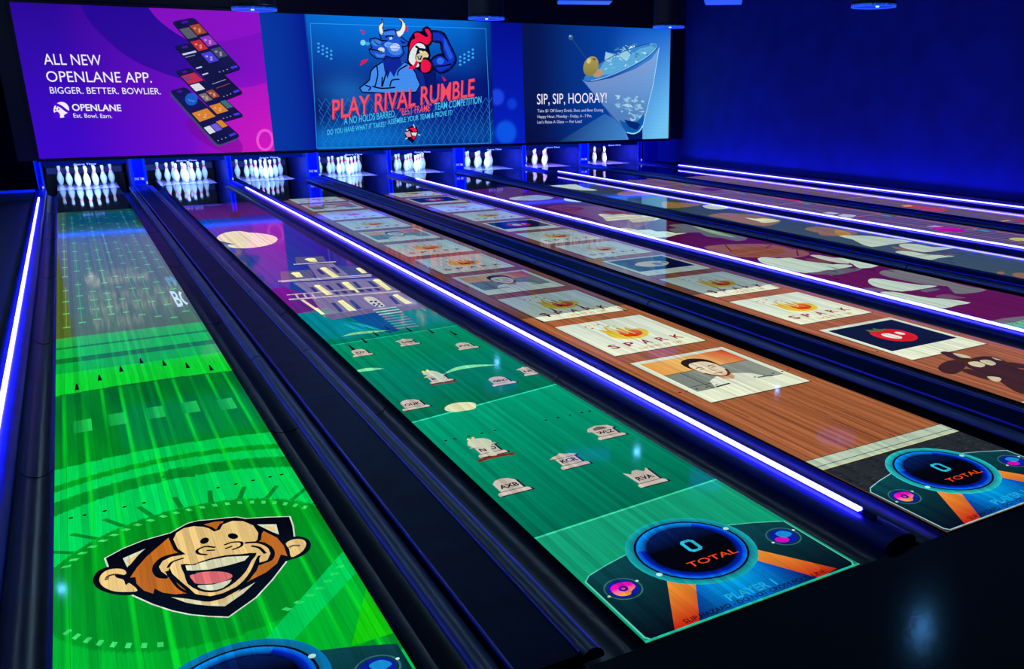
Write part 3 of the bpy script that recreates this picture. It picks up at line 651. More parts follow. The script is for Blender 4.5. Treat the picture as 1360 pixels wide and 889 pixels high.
    A.line(g2([(650, 395), (720, 385), (800, 372)]), 0.03, s(120, 50, 25)); A.up()
    hud(A, s(20, 175, 180), s(90, 205, 180))
    A.line([(0, 0.008), (LW, 0.008)], 0.018, s(30, 190, 160), True)

# wood pictures with photo cards
def wood(A, seed, top=13.98):
    R = random.Random(seed)
    def bg(x, y):
        t = math.sin(x*95+math.sin(y*1.7)*2)*0.5+math.sin(x*210+y*2.1)*0.3+math.sin(x*37+y*.6)*.4
        return mixc(s(182, 108, 66), s(134, 76, 42), 0.5+0.4*t)
    A.grid(80, 90, bg, (0.002, LW-0.002, 0.006, top)); A.up()
    for i in range(260):
        x = R.random()*LW; y = R.random()*8+0.3; A.line([(x, y), (x+R.uniform(-.004, .004), y+R.uniform(.25, .9))], R.uniform(.002, .006), s(196, 118, 76) if R.random() < .5 else s(104, 48, 26), True, taper=False)
    A.up()
CX0, CX1, CH = 0.129, 0.957, 0.95
def card(A, y0, col=None):
    A.poly([(CX0-0.006, y0-0.014), (CX1+0.006, y0-0.014), (CX1+0.006, y0+CH), (CX0-0.006, y0+CH)], s(70, 44, 34), True); A.up()
    A.poly([(CX0, y0), (CX1, y0), (CX1, y0+CH), (CX0, y0+CH)], lambda a, b: mixc(s(232, 238, 206), s(208, 222, 204), (b-y0)/CH), True); A.up()
def spark(A, y0):
    card(A, y0); w = CX1-CX0; P = lambda pts: [(CX0+w*a, y0+CH*b) for a, b in pts]
    A.poly(P([(0.30, .48), (0.36, .38), (0.50, .34), (0.64, .38), (0.72, .50), (0.70, .60), (0.62, .62), (0.60, .70), (0.55, .62), (0.52, .72), (0.46, .64), (0.42, .80), (0.38, .66), (0.33, .74), (0.32, .60)]), lambda a, b: mixc(s(236, 206, 20), s(190, 150, 20), (b-y0-.3)/.5), True, smooth=3); A.up()
    A.poly(P([(0.42, .50), (0.50, .40), (0.62, .44), (0.66, .54), (0.58, .60), (0.52, .52), (0.48, .64), (0.45, .58)]), lambda a, b: mixc(s(206, 40, 14), s(220, 120, 20), (b-y0-.38)/.2), True, smooth=3)
    for a, b in ((0.50, .60), (0.44, .66), (0.56, .57)): A.line(P([(a, b-0.10), (a-0.012, b+0.07)]), 0.011, s(246, 236, 200), True)
    A.poly(P(ell(0.50, .455, 0.075, 0.045)), s(200, 24, 14), True)
    for i, (a, b) in enumerate(((.30, .80), (.36, .86), (.42, .88), (.33, .90), (.48, .80), (.54, .78), (.27, .87))): A.poly(P([(a-.012, b-.014), (a+.012, b-.014), (a+.012, b+.014), (a-.012, b+.014)]), (s(200, 60, 20), s(230, 180, 40))[i % 2], True)
    for i, ch in enumerate('SPARK'): A.text(ch, P([(0.10+i*0.175, .17)])[0], P([(0.195+i*0.175, .17)])[0], 0.115*CH, s(150, 18, 30), 0.025, raw=True)
    A.text('LIGHT IT UP', P([(0.33, .055)])[0], P([(0.80, .055)])[0], 0.055*CH, s(206, 166, 40), 0.02, raw=True); A.k -= 3
def portrait(A, y0):
    card(A, y0); w = CX1-CX0; P = lambda pts: [(CX0+w*a, y0+CH*b) for a, b in pts]
    def sky(a, b): t = (a-CX0)/w; return mixc(mixc(s(226, 150, 60), s(236, 190, 110), min(1, t*2)), s(206, 40, 20), (t-0.5)*2.0+(b-y0-.75)*.8)
    for i in range(8): A.poly(P([(0.06+0.11*i, .62), (0.06+0.11*(i+1), .62), (0.06+0.11*(i+1), .94), (0.06+0.11*i, .94)]), sky, True)
    A.poly(P([(0.06, .22), (0.94, .22), (0.94, .62), (0.06, .62)]), lambda a, b: mixc(s(120, 128, 118), s(196, 204, 188), 1-abs((a-CX0)/w-0.55)*2), True); A.up()
    A.line(P([(0.06, .62), (0.94, .62)]), 0.008, s(50, 46, 40), True); A.line(P([(0.22, .62), (0.22, .22)]), 0.008, s(60, 60, 56), True); A.line(P([(0.06, .32), (0.30, .32)]), 0.008, s(50, 50, 46), True)
    A.poly(P([(0.24, .22), (0.30, .36), (0.42, .42), (0.60, .42), (0.72, .36), (0.80, .22)]), s(222, 228, 206), True, smooth=0); A.up()
    A.poly(P([(0.42, .46), (0.44, .36), (0.50, .31), (0.56, .36), (0.58, .46)]), s(206, 160, 120), True)
    A.poly(P([(0.38, .62), (0.39, .52), (0.43, .44), (0.50, .40), (0.57, .44), (0.61, .52), (0.62, .62), (0.60, .74), (0.50, .79), (0.40, .74)]), s(232, 216, 184), True, smooth=3)
    A.up(); A.poly(P([(0.365, .60), (0.355, .74), (0.40, .83), (0.50, .87), (0.60, .83), (0.645, .74), (0.635, .60), (0.615, .70), (0.57, .76), (0.50, .77), (0.43, .76), (0.385, .70)]), s(40, 30, 28), True, smooth=3)
    A.line(P([(0.39, .52), (0.43, .44), (0.50, .40), (0.57, .44), (0.61, .52)]), 0.020, s(96, 44, 30), True, smooth=3)
    for a in (0.44, 0.56): A.line(P([(a-.03, .645), (a, .655), (a+.03, .645)]), 0.012, s(70, 50, 40), True); A.line(P([(a-.02, .61), (a+.02, .61)]), 0.012, s(50, 36, 30), True)
    A.line(P([(0.50, .60), (0.49, .54), (0.515, .535)]), 0.008, s(150, 96, 70), True); A.line(P([(0.46, .485), (0.50, .475), (0.54, .485)]), 0.014, s(150, 50, 40), True)
    A.line(P([(0.26, .235), (0.40, .25)]), 0.02, s(40, 40, 36), True); A.line(P([(0.70, .25), (0.84, .235)]), 0.016, s(30, 30, 28), True); A.k -= 4
def fruit(A, y0, kind):
    card(A, y0); w = CX1-CX0; P = lambda pts: [(CX0+w*a, y0+CH*b) for a, b in pts]
    bgc = s(16, 26, 44) if kind == 'tomato' else s(20, 22, 62)
    A.poly(P([(0.06, .24), (0.94, .24), (0.94, .94), (0.06, .94)]), bgc, True); A.up()
    if kind == 'tomato':
        A.poly(P([(0.30, .60), (0.34, .44), (0.50, .36), (0.66, .44), (0.70, .60), (0.64, .72), (0.50, .76), (0.36, .72)]), s(214, 28, 16), True, smooth=3); A.up()
        A.poly(P([(0.50, .70), (0.38, .74), (0.40, .80), (0.48, .77), (0.52, .82), (0.54, .76), (0.62, .74)]), s(90, 110, 50), True)
        A.poly(P([(0.38, .56), (0.44, .46), (0.52, .50), (0.50, .62), (0.42, .64)]), s(232, 226, 210), True, smooth=3); A.poly(P(ell(0.60, .58, .04, .05)), s(232, 226, 210), True)
    else:
        A.poly(P([(0.24, .58), (0.34, .44), (0.56, .40), (0.72, .50), (0.76, .60), (0.64, .70), (0.40, .72)]), s(226, 214, 150), True, smooth=3); A.up()
        A.poly(P(ell(0.56, .54, .07, .08)), s(130, 130, 150), True); A.poly(P(ell(0.70, .58, .03, .05)), s(60, 110, 80), True)
    A.k -= 3
def strip(A, ink_c=None):
    A.up(); A.poly([(0, 0), (LW, 0), (LW, .78), (0, .78)], s(38, 42, 48), True); A.up()
    R = random.Random(5)
    for i in range(500): x = R.random()*LW; y = R.uniform(.02, .77); A.line([(x, y), (x+.02, y)], .006, R.choice((s(60, 64, 70), s(22, 24, 30))), True)
    A.up(); A.poly([(0, .775), (LW, .775), (LW, .90), (0, .90)], s(182, 200, 176), True); A.up()
    for y in (.815, .90): A.line([(0, y), (LW, y)], .006, s(70, 76, 66), True)
    for x in (.3, .36, .66, .72, .9): A.line([(x, .90), (x, .86)], .004, s(60, 66, 56), True)
    A.line([(0, .775), (LW, .775)], .008, s(216, 214, 150), True)
def reflection_streaks(A, x0, x1, y0, y1, seed):  # pale streaks paint a bright reflection into the wood pictures
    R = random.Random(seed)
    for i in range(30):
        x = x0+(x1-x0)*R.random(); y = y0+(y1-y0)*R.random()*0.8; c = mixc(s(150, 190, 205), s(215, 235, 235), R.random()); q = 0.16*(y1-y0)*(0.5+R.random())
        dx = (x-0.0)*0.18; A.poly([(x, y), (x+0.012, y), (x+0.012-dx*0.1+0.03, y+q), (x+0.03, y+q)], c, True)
def art3(A):
    wood(A, 11); y = 1.88; k = 0
    while y < 13.6:
        portrait(A, y) if k % 3 == 0 else spark(A, y); y += 1.155; k += 1
    A.k += 6; reflection_streaks(A, 0.10, 0.32, 6.75, 7.45, 4); strip(A); hud(A, s(40, 200, 200), s(150, 200, 205))
def art4(A):
    wood(A, 12); y = 1.86; k = 0
    while y < 13.6:
        fruit(A, y, 'lemon' if k == 3 else 'tomato') if k % 3 == 0 else spark(A, y); y += 1.155; k += 1
    A.k += 6; reflection_streaks(A, 0.12, 0.60, 6.35, 7.20, 9)
    g = crop(1080, 400, 4.857); br = s(64, 36, 24); A.up()     # furry toy shape below the tomato card
    for q in ([(820, 335), (880, 330), (1010, 375), (1000, 400), (900, 375)], [(805, 430), (850, 395), (930, 380), (1000, 390), (960, 450), (900, 475), (830, 460)], [(960, 455), (1010, 440), (1140, 490), (1120, 510)],
              [(980, 400), (1050, 365), (1150, 360), (1240, 390), (1330, 440), (1400, 460), (1400, 600), (1300, 585), (1200, 520), (1090, 470), (1000, 430)], [(1220, 400), (1290, 398), (1400, 420), (1400, 440), (1300, 430)]):
        A.poly(g(q), br, smooth=3)
    A.up()
    for q in ([(900, 340), (960, 345), (1020, 365), (960, 368)], [(1000, 398), (1060, 392), (1110, 415), (1080, 430), (1020, 418)], [(1075, 385), (1130, 382), (1180, 405), (1150, 418), (1100, 405)], [(1120, 490), (1200, 495), (1210, 515), (1170, 520)], [(1150, 365), (1220, 385), (1180, 380)]):
        A.poly(g(q), s(206, 196, 160), smooth=3)
    strip(A); hud(A, s(40, 200, 200), s(150, 200, 205))
def blob(A, g, pts, col, sm=2): A.poly(g(pts), col, smooth=sm)
def art5(A):
    A.grid(2, 10, lambda x, y: mixc(s(104, 22, 74), s(74, 10, 50), (y-4)/5), (0.002, LW-0.002, 0.006, 13.98)); A.up()
    a = crop(660, 230, 5.667); b = crop(880, 280, 5.667); c = crop(1100, 330, 5.23)
    grey = s(104, 104, 108); white = s(202, 222, 204); rock = s(146, 90, 76); rk2 = s(92, 40, 44); tan = s(120, 84, 60)
    for q, k in (([(0, 110), (160, 108), (200, 140), (160, 200), (0, 190)], s(86, 50, 52)), ([(90, 190), (160, 178), (300, 165), (430, 185), (330, 205), (140, 205)], s(150, 170, 190)), ([(505, 195), (530, 190), (640, 214), (600, 218), (515, 208)], white),
                 ([(400, 250), (520, 240), (640, 250), (700, 250), (800, 255), (900, 290), (960, 285), (1100, 330), (1200, 340), (1000, 430), (700, 340), (500, 290), (380, 262)], s(112, 50, 76)),
                 ([(395, 262), (500, 250), (620, 255), (655, 270), (580, 288), (450, 285)], s(34, 20, 90)), ([(760, 310), (820, 310), (870, 315), (950, 308), (1000, 315), (1100, 320), (1230, 345), (1120, 365), (1020, 372), (990, 350), (900, 355), (830, 362), (800, 335)], white),
                 ([(900, 420), (1000, 415), (1060, 430), (1150, 425), (1200, 440), (1280, 440), (1360, 460), (1250, 485), (1150, 480), (1000, 470)], white), ([(780, 290), (860, 282), (960, 300), (880, 308)], s(80, 40, 60))):
        blob(A, a, q, k)
    A.up()
    for q, k in (([(40, 110), (160, 100), (300, 120), (420, 150), (640, 205), (560, 230), (440, 205), (330, 195), (280, 165), (200, 165), (110, 165), (40, 140), (110, 130)], grey), ([(225, 115), (300, 130), (450, 170), (560, 205), (440, 185), (320, 155)], s(120, 170, 120)),
                 ([(0, 155), (60, 170), (185, 168), (110, 180), (60, 195), (0, 200)], white), ([(310, 280), (380, 262), (460, 255), (620, 250), (830, 255), (980, 290), (1060, 300), (1110, 330), (1000, 355), (860, 350), (700, 352), (600, 350), (500, 335)], rock),
                 ([(470, 275), (600, 280), (800, 270), (930, 300), (840, 340), (700, 350), (560, 335)], rk2), ([(715, 360), (780, 350), (870, 360), (960, 355), (1080, 380), (1250, 400), (1360, 420), (1250, 445), (1080, 470), (900, 440), (760, 400)], white),
                 ([(1110, 338), (1180, 335), (1290, 355), (1400, 360), (1400, 400), (1250, 380)], s(200, 205, 190)), ([(1080, 360), (1200, 365), (1300, 385), (1200, 395), (1090, 380)], s(120, 70, 60)), ([(1100, 475), (1250, 440), (1400, 430), (1400, 460), (1250, 480)], s(110, 90, 110))):
        blob(A, b, q, k)
    A.up()
    for q in ([(470, 258), (520, 310)], [(820, 258), (780, 280)], [(1010, 300), (1020, 340)]): A.line(b(q), 0.02, s(70, 36, 30))
    for q, k in (([(60, 65), (180, 85), (350, 122), (220, 140), (170, 110)], white), ([(0, 115), (120, 112), (170, 125), (60, 145), (0, 150)], white), ([(0, 165), (150, 140), (240, 145), (140, 170), (20, 190)], grey),
                 ([(355, 175), (380, 155), (470, 150), (620, 175), (850, 235), (1000, 270), (1100, 290), (1010, 310), (880, 315), (830, 265), (700, 255), (560, 230), (420, 200)], s(124, 122, 118)), ([(275, 230), (300, 210), (380, 215), (500, 235), (640, 255), (760, 262), (640, 285), (510, 300), (400, 285), (310, 260)], white),
                 ([(750, 330), (830, 318), (900, 335), (960, 345), (860, 350), (760, 345)], s(118, 80, 96)), ([(360, 305), (450, 303), (550, 320), (700, 345), (800, 350), (990, 378), (900, 395), (790, 418), (600, 380), (450, 345)], white), ([(220, 280), (320, 275), (400, 298), (300, 300)], s(120, 100, 130)),
                 ([(640, 290), (720, 280), (780, 285), (680, 305)], grey), ([(1120, 515), (1200, 490), (1400, 470), (1400, 500), (1200, 525)], s(120, 110, 120)), ([(1200, 530), (1300, 515), (1400, 500), (1400, 600), (1280, 560)], s(110, 190, 160)), ([(800, 270), (825, 262), (860, 315), (780, 315)], s(98, 26, 70))):
        blob(A, c, q, k)
def art6(A):
    A.grid(2, 10, lambda x, y: mixc(s(62, 84, 78), s(50, 66, 46), (y-5)/6), (0.002, LW-0.002, 0.006, 13.9)); A.up()
    a = crop(660, 230, 5.667); b = crop(880, 215, 5.667); c = crop(1110, 230, 5.44); tan = s(146, 110, 60); white = s(196, 214, 190)
    for q, k in (([(400, 95), (500, 90), (590, 85), (660, 110), (760, 130), (640, 130), (480, 108)], white), ([(700, 120), (800, 110), (900, 135), (820, 150)], s(60, 60, 50)), ([(910, 150), (960, 138), (1080, 140), (1200, 160), (1080, 170), (920, 168)], tan), ([(820, 170), (900, 175), (1060, 185), (960, 205), (860, 200)], s(46, 74, 34))):
        blob(A, a, q, k)
    for q, k in (([(0, 300), (100, 305), (300, 320), (200, 340), (60, 350), (0, 340)], tan), ([(300, 330), (380, 322), (450, 330), (500, 350), (400, 360), (330, 350)], white), ([(340, 405), (450, 385), (560, 390), (700, 400), (880, 440), (860, 465), (760, 485), (600, 460), (440, 425)], tan), ([(620, 422), (700, 430), (760, 425), (890, 445), (760, 460), (720, 448)], white),
                 ([(1070, 510), (1120, 490), (1250, 495), (1400, 530), (1400, 560), (1200, 555), (1170, 535)], tan), ([(0, 400), (120, 385), (260, 395), (180, 410)], s(110, 84, 60))):
        blob(A, b, q, k)
    for q, k in (([(0, 410), (120, 420), (160, 440), (60, 450), (0, 440)], tan), ([(20, 455), (120, 450), (250, 455), (380, 470), (560, 495), (400, 515), (260, 535), (180, 510), (120, 480)], white), ([(455, 520), (500, 510), (600, 515), (700, 535), (860, 540), (740, 560), (640, 572), (500, 545)], white), ([(430, 572), (470, 562), (560, 570), (680, 590), (860, 600), (740, 615), (680, 628), (540, 600)], white),
                 ([(400, 530), (480, 540), (640, 575), (560, 568), (440, 550)], tan), ([(1160, 715), (1210, 712), (1220, 728), (1180, 735)], tan), ([(1270, 730), (1330, 720), (1380, 730), (1380, 760), (1310, 755)], tan), ([(560, 600), (760, 575), (900, 590), (760, 600)], s(96, 84, 96))):
        blob(A, c, q, k)
def artgrid(A, seed):
    R = random.Random(seed)
    A.grid(2, 8, lambda x, y: mixc(s(96, 76, 78), s(110, 74, 62), (y-6)/6), (0.002, LW-0.002, 0.006, 13.95)); A.up()
    for i in range(34): x = 0.03+i*0.03; A.line([(x, 3.5), (x, 13.9)], 0.008, s(58, 60, 92), True)
    y = 3.5
    while y < 13.9: A.line([(0.03, y), (1.02, y)], 0.03, s(120, 104, 110), True); y += 0.14
    A.up(); y = 3.9; k = 0
    while y < 13.5:
        A.line([(0.78, y), (0.93, y+0.05), (0.95, y+0.2), (0.95, y+1.5)], 0.022, s(226, 120, 30), True); A.line([(0.40, y+0.1), (0.44, y+1.45)], 0.012, s(190, 110, 90), True)
        A.line([(0.1, y+.05), (0.8, y+0.05)], 0.05, s(150, 110, 90), True); A.poly(ell(0.86, y-.12, .05, .10), s(40, 160, 150), True); y += 1.75; k += 1
def art7(A):
    artgrid(A, 1); a = crop(1110, 230, 5.44); A.up()
    for q, k in ((ell(820, 408, 125, 17, 0.09), s(196, 0, 150)), ([(650, 385), (720, 378), (780, 390), (690, 392)], s(190, 160, 200)), ([(10, 305), (60, 296), (150, 305), (120, 322), (60, 318)], s(190, 196, 206)), ([(150, 318), (220, 320), (250, 328), (180, 330)], s(150, 40, 70)), (ell(1330, 480, 80, 12, 0.06), s(210, 200, 70))):
        A.poly(a(q), k)
    b = crop(880, 215, 5.667)
    for q, k in (([(270, 205), (340, 195), (460, 210), (360, 222)], s(96, 20, 56)), ([(870, 270), (950, 278), (1060, 300), (960, 294)], s(196, 30, 60)), ([(1205, 385), (1260, 378), (1330, 388), (1280, 398)], s(190, 200, 206))): A.poly(b(q), k)
    A.up(); A.line(a([(730, 402), (800, 398), (900, 408)]), 0.03, s(150, 70, 130))
def art8(A):
    artgrid(A, 2); a = crop(1110, 230, 5.44); A.up()
    for q, k in (([(470, 235), (560, 232), (700, 248), (820, 265), (760, 278), (640, 268), (560, 250)], s(190, 60, 46)), ([(470, 235), (540, 232), (560, 240), (500, 244)], s(226, 150, 60)), ([(1290, 335), (1400, 330), (1400, 350), (1320, 352)], s(170, 40, 60)), ([(1190, 345), (1240, 338), (1270, 344), (1200, 352)], s(216, 150, 60))): A.poly(a(q), k)

ARTS = [art1, art2, art3, art4, art5, art6, art7, art8]
for n in range(8):
    t = empty('bowling_lane', LABEL[n], 'bowling lane', (LX[n], 0, 0), 'bowling lanes')
    MB().box(0, LW, 0.004, Y_DECK-0.004, -0.28, 0).obj('lane_bed', MT['lane_black'], t)
    MB().box(0, LW, Y_DECK, 19.3, -0.28, 0.001).obj('pin_deck', MT['deck'], t)
    for side, nm in ((-1, 'gutter'), (1, 'gutter')):
        mb = gutter_mesh(side, GUT if (side > 0) == (n % 2 == 0) else 0.168); g = mb.obj('gutter', MT['gutter'], t, smooth=True)
        g.data.set_sharp_from_angle(angle=math.radians(40))
    q = 1 if n % 2 == 0 else -1; rx = LW+GUT-0.044 if q > 0 else -GUT+0.044; yy = [0.03, 4.25, 6.55, 9.4, 12.2, 15.0, 17.70]
    for a, b in zip(yy, yy[1:]):
        pr = [(rx+0.044*math.cos(math.pi*k/16), -0.004+0.040*math.sin(math.pi*k/16)) for k in range(17)]+[(rx-0.040, -0.012), (rx+0.040, -0.012)]
        o = MB().prism(pr, a+0.004, b-0.016).obj('bumper_rail', MT['rail_c'], t, smooth=True); o.data.set_sharp_from_angle(angle=math.radians(40))
    MB().box(0, LW, Y_DECK-0.012, Y_DECK+0.012, 0.0012, 0.0035).obj('deck_edge', MT['kick_white'], t)
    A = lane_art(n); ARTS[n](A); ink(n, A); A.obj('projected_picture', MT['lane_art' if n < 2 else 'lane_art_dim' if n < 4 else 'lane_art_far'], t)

# ---------------------------------------------------------------- video wall: three screens side by side
ZB, ZT = 0.695, 3.235
SX = [-0.155, 3.785, 9.245, 13.19]
def screen(i, label):
    x0, x1 = SX[i], SX[i+1]
    t = empty('video_screen', label, 'video screen', (x0, Y_SCR, ZB), 'screens above the pins')
    w, h = x1-x0, ZT-ZB; g = 0.0
    MB().box(0.001, w-0.001, 0.0, 0.018, -0.0, h).obj('housing', MT['frame'], t)
    mb = MB(); mb.box(0.0005, w-0.0005, -0.022, 0.018, -0.055, -0.001); mb.box(0.0005, w-0.0005, -0.022, 0.018, h+0.001, h+0.045)
    if i == 0: mb.box(-0.04, 0.0, -0.022, 0.018, -0.055, h+0.045)
    if i == 2: mb.box(w, w+0.03, -0.022, 0.018, -0.055, h+0.045)
    mb.obj('frame', MT['frame'], t)
    for n in range(8):      # blue lamp tubes hidden behind the foot of the screen, mirrored in the lanes
        xc = LX[n]+LW/2-x0
        if 0 < xc < w:
            mb = MB(); mb.prism([(0.012*math.cos(2*math.pi*k/12), 0.012*math.sin(2*math.pi*k/12)) for k in range(12)], -0.45, 0.45)
            mb.v = [(xc+y, 0.14+x, 0.035+z) for x, y, z in mb.v]; mb.obj('lamp_tube', MT['tube'], t)
            MB().box(xc-0.50, xc+0.50, 0.02, 0.16, 0.049, 0.075).obj('lamp_holder', MT['frame'], t)
    def px(u, v): a = onY(u, v, Y_SCR); return (a[0]-x0, a[1]-ZB)
    return Art(lambda a, b, k: (a, -0.002-k, b), (0.0, w, 0.0, h), px, 0.0002), t, w, h

# left: app advertisement
A, t, w, h = screen(0, 'left violet and magenta video screen showing stacked phones and app lettering')
def bgL(a, b):
    x, y = a/w, b/h
    c = mixc(s(62, 0, 205), s(40, 0, 150), y*1.0)
    c = mixc(c, s(140, 6, 200), (x-0.15)*1.15*(1.1-0.35*y)); return mixc(c, s(222, 20, 190), max(0, x-0.62)*2.0*max(0, 1-y*1.75))
A.grid(24, 16, bgL); A.up()
arc = [(106, 4), (113, 20), (125, 36), (142, 53), (162, 70), (185, 84), (208, 94), (235, 103), (262, 108)]
arc2 = [(262, 60), (240, 48), (222, 36), (206, 22), (194, 6)]
A.poly(crom(arc, 4, False)+crom(arc2, 4, False), lambda a, b: mixc(mixc(bgL(a, b), s(52, 0, 160), 0.75), s(36, 0, 150), b/h))
A.poly(crom([(194, 6), (206, 22), (222, 36), (240, 48), (262, 55), (300, 54), (340, 45), (352, 40)], 3, False)+[(350, 8), (346, 8), (270, 5)], lambda a, b: mixc(bgL(a, b), s(150, 10, 205), 0.6)); A.up()
A.poly(crom([(354, 110), (330, 116), (308, 119), (296, 140), (300, 190), (318, 203)], 3, False)+[(366, 206), (362, 150)], lambda a, b: mixc(bgL(a, b), s(222, 24, 186), 0.35)); A.up()
A.poly(ell(285, 180, 42, 16, 0.5), lambda a, b: mixc(bgL(a, b), s(110, 0, 120), 0.45)); A.up()
A.line(ell(352, 186, 10, 13), 0.05, s(236, 80, 215), closed=True)
W_ = s(245, 240, 255)
A.text('ALL NEW', (59, 85.8), (135.5, 87), 15.3, W_, 0.0); A.text('OPENLANE APP.', (62.6, 108.6), (202, 109.8), 15, W_, 0.0)
A.text('BIGGER. BETTER. BOWLIER.', (67, 124.3), (214, 125.3), 9.2, W_, 0.0)
A.text('OPENLANE', (96.3, 147), (161.5, 147.6), 9.2, W_, 0.02); A.text('Eat. Bowl. Earn.', (98, 156.3), (149.2, 157), 6, W_, 0.0)
A.poly(ell(81.5, 146, 10.4, 10.6), W_); A.up()
vi = s(80, 0, 205); A.line([(72, 138), (80, 141), (88, 147), (94, 150)], 0.045, vi, smooth=3); A.poly([(71, 151), (76, 148), (80, 153), (78, 158), (73, 157)], vi, smooth=2); A.poly([(86, 152), (94, 149), (91, 157), (85, 155)], vi, smooth=2)
for q in ((75, 142), (78, 145), (74, 146)): A.poly(ell(q[0], q[1], 1.0, 1.3), vi)
A.up()
pc = crop(215, 15, 4.81)
def quad(q, u, v):    # bilinear point inside a phone's four corners
    (a, b, c, d) = q; return tuple((a[i]*(1-u)+b[i]*u)*(1-v)+(d[i]*(1-u)+c[i]*u)*v for i in (0, 1))
def phone(q, cells, thick=False, notch=True):
    q = pc(q); o = []
    for cx, cy, a0 in ((0.0, 0.0, 180), (1.0, 0.0, 270), (1.0, 1.0, 0), (0.0, 1.0, 90)):
        ru, rv = 0.16, 0.055; mx = ru if cx == 0 else 1-ru; my = rv if cy == 0 else 1-rv
        for i in range(5):
            an = math.radians(a0+90*i/4); o.append(quad(q, mx+ru*math.cos(an), my+rv*math.sin(an)))
    if thick: A.poly([(x-1.5, y+2.5) for x, y in o], s(60, 70, 110)); A.up()
    A.poly(o, lambda a, b: mixc(s(18, 16, 78), s(8, 10, 46), (a*1.3+b)*0.5 % 1)); A.up()
    if notch: A.poly([quad(q, *p) for p in ((0.36, .03), (0.64, .03), (0.64, .065), (0.36, .065))], s(70, 10, 170))
    for u0, v0, u1, v1, c in cells:
        A.poly([quad(q, *p) for p in ((u0, v0), (u1, v0), (u1, v1), (u0, v1))], c)
    A.up()
    for k_ in range(1, len(cells)):
        u0, v0, u1, v1, c = cells[k_]
        if u1-u0 > 0.3 and v1-v0 > 0.1:
            for p in ((.3, .35), (.6, .55), (.45, .75)):
                x, y = quad(q, u0+(u1-u0)*p[0], v0+(v1-v0)*p[1]); A.poly(ell(x, y, 1.8, 1.4), mixc(c, s(240, 200, 160), 0.45))
    for k_ in range(3): A.poly([quad(q, *p) for p in ((.12+.17*k_, .925), (.17+.17*k_, .925), (.17+.17*k_, .94), (.12+.17*k_, .94))], s(150, 150, 220))
    A.poly([quad(q, *p) for p in ((.66, .91), (.93, .91), (.93, .945), (.66, .945))], s(70, 50, 240)); A.up()
bl_, rd, gd, pu, wh = s(30, 50, 120), s(190, 40, 50), s(214, 130, 30), s(150, 50, 200), s(220, 220, 235)
phone([(48, 510), (150, 482), (505, 800), (360, 858)], [(.12, .12, .9, .36, s(14, 18, 90)), (.10, .42, .9, .58, gd), (.06, .68, .34, .80, wh), (.38, .68, .66, .80, s(110, 90, 220)), (.70, .66, .96, .78, gd)], True)
A.poly([(x, y) for x, y in pc(ell(188, 562, 40, 40))], s(20, 90, 200)); A.text('TOTAL', pc([(165, 572)])[0], pc([(214, 580)])[0], 2, s(140, 190, 240), 0.02); A.up()
phone([(80, 385), (178, 358), (530, 672), (395, 712)], [(.1, .10, .95, .26, s(190, 40, 70)), (.15, .12, .5, .2, s(40, 70, 150)), (.10, .28, .62, .40, wh), (.08, .46, .46, .60, s(120, 110, 110)), (.54, .44, .92, .58, s(150, 70, 40)), (.06, .68, .62, .84, gd), (.68, .66, .96, .80, s(60, 110, 120))])
phone([(72, 225), (190, 200), (525, 525), (400, 575)], [(.08, .14, .8, .17, s(200, 200, 235)), (.08, .20, .6, .215, s(120, 120, 180)), (.1, .40, .4, .42, s(200, 200, 235)), (.1, .52, .4, .54, s(200, 200, 235)), (.15, .70, .85, .71, s(150, 150, 200)), (.15, .78, .85, .785, s(200, 90, 60))])
phone([(58, 68), (205, 38), (512, 372), (368, 418)], [(.06, .14, .48, .32, s(90, 90, 100)), (.54, .12, .95, .29, s(170, 70, 30)), (.06, .37, .48, .54, rd), (.54, .34, .95, .51, pu), (.06, .59, .48, .76, s(70, 60, 220)), (.54, .56, .95, .73, s(60, 70, 110))])
A.obj('picture', MT['led_art'], t)

# centre: competition advertisement
A, t, w, h = screen(1, 'middle blue video screen showing a bull and a rooster above red lettering')
xa = A.px(405, 25)[0]; xb = A.px(650, 30)[0]
bok = [(*A.px(660, 129), 0.17, s(30, 70, 235)), (*A.px(680, 138), 0.12, s(12, 60, 220)), (*A.px(672, 176), 0.25, s(10, 90, 235))]
def bgC(a, b):
    x, y = a/w, b/h
    if a < xa: return mixc(s(0, 52, 160), s(0, 18, 140), (a/xa)**2)
    if a > xb:
        c = mixc(s(2, 12, 140), s(0, 30, 190), 1-y)
        for bx, bz, br, bc in bok: c = mixc(c, bc, max(0, min(1, (1.15-math.hypot(a-bx, b-bz)/br)*3))*0.85)
        return c
    u = (a-xa)/(xb-xa); c = mixc(s(2, 26, 124), s(0, 128, 240), max(0, (y-0.52)*1.9)*(0.6+.4*math.cos((u-0.45)*3)))
    c = mixc(c, s(0, 128, 220), 0.85*math.exp(-((y-0.08)/0.13)**2)*(0.6+.4*math.sin(u*5+1)))
    c = mixc(c, s(30, 130, 225), 0.6*math.exp(-((y-0.42)/0.14)**2-((u-0.17)/0.14)**2)); c = mixc(c, s(0, 8, 80), 0.75*math.exp(-((y-0.30)/0.18)**2)*max(0, 1-u*3)); return mixc(c, s(0, 10, 90), 0.7*max(0, u-0.86)*6)
A.grid(120, 56, bgC); A.up()
q = [(412, 31), (645, 38), (652, 190), (421, 197)]; A.line(q, 0.012, s(40, 150, 235), closed=True)
for k in range(36):     # chain link fence
    for sg in (1, -1):
        pts = [(x_, 128+((x_*1.0*sg+k*14) % 14)) for x_ in (0,)]
x_ = xa+0.1
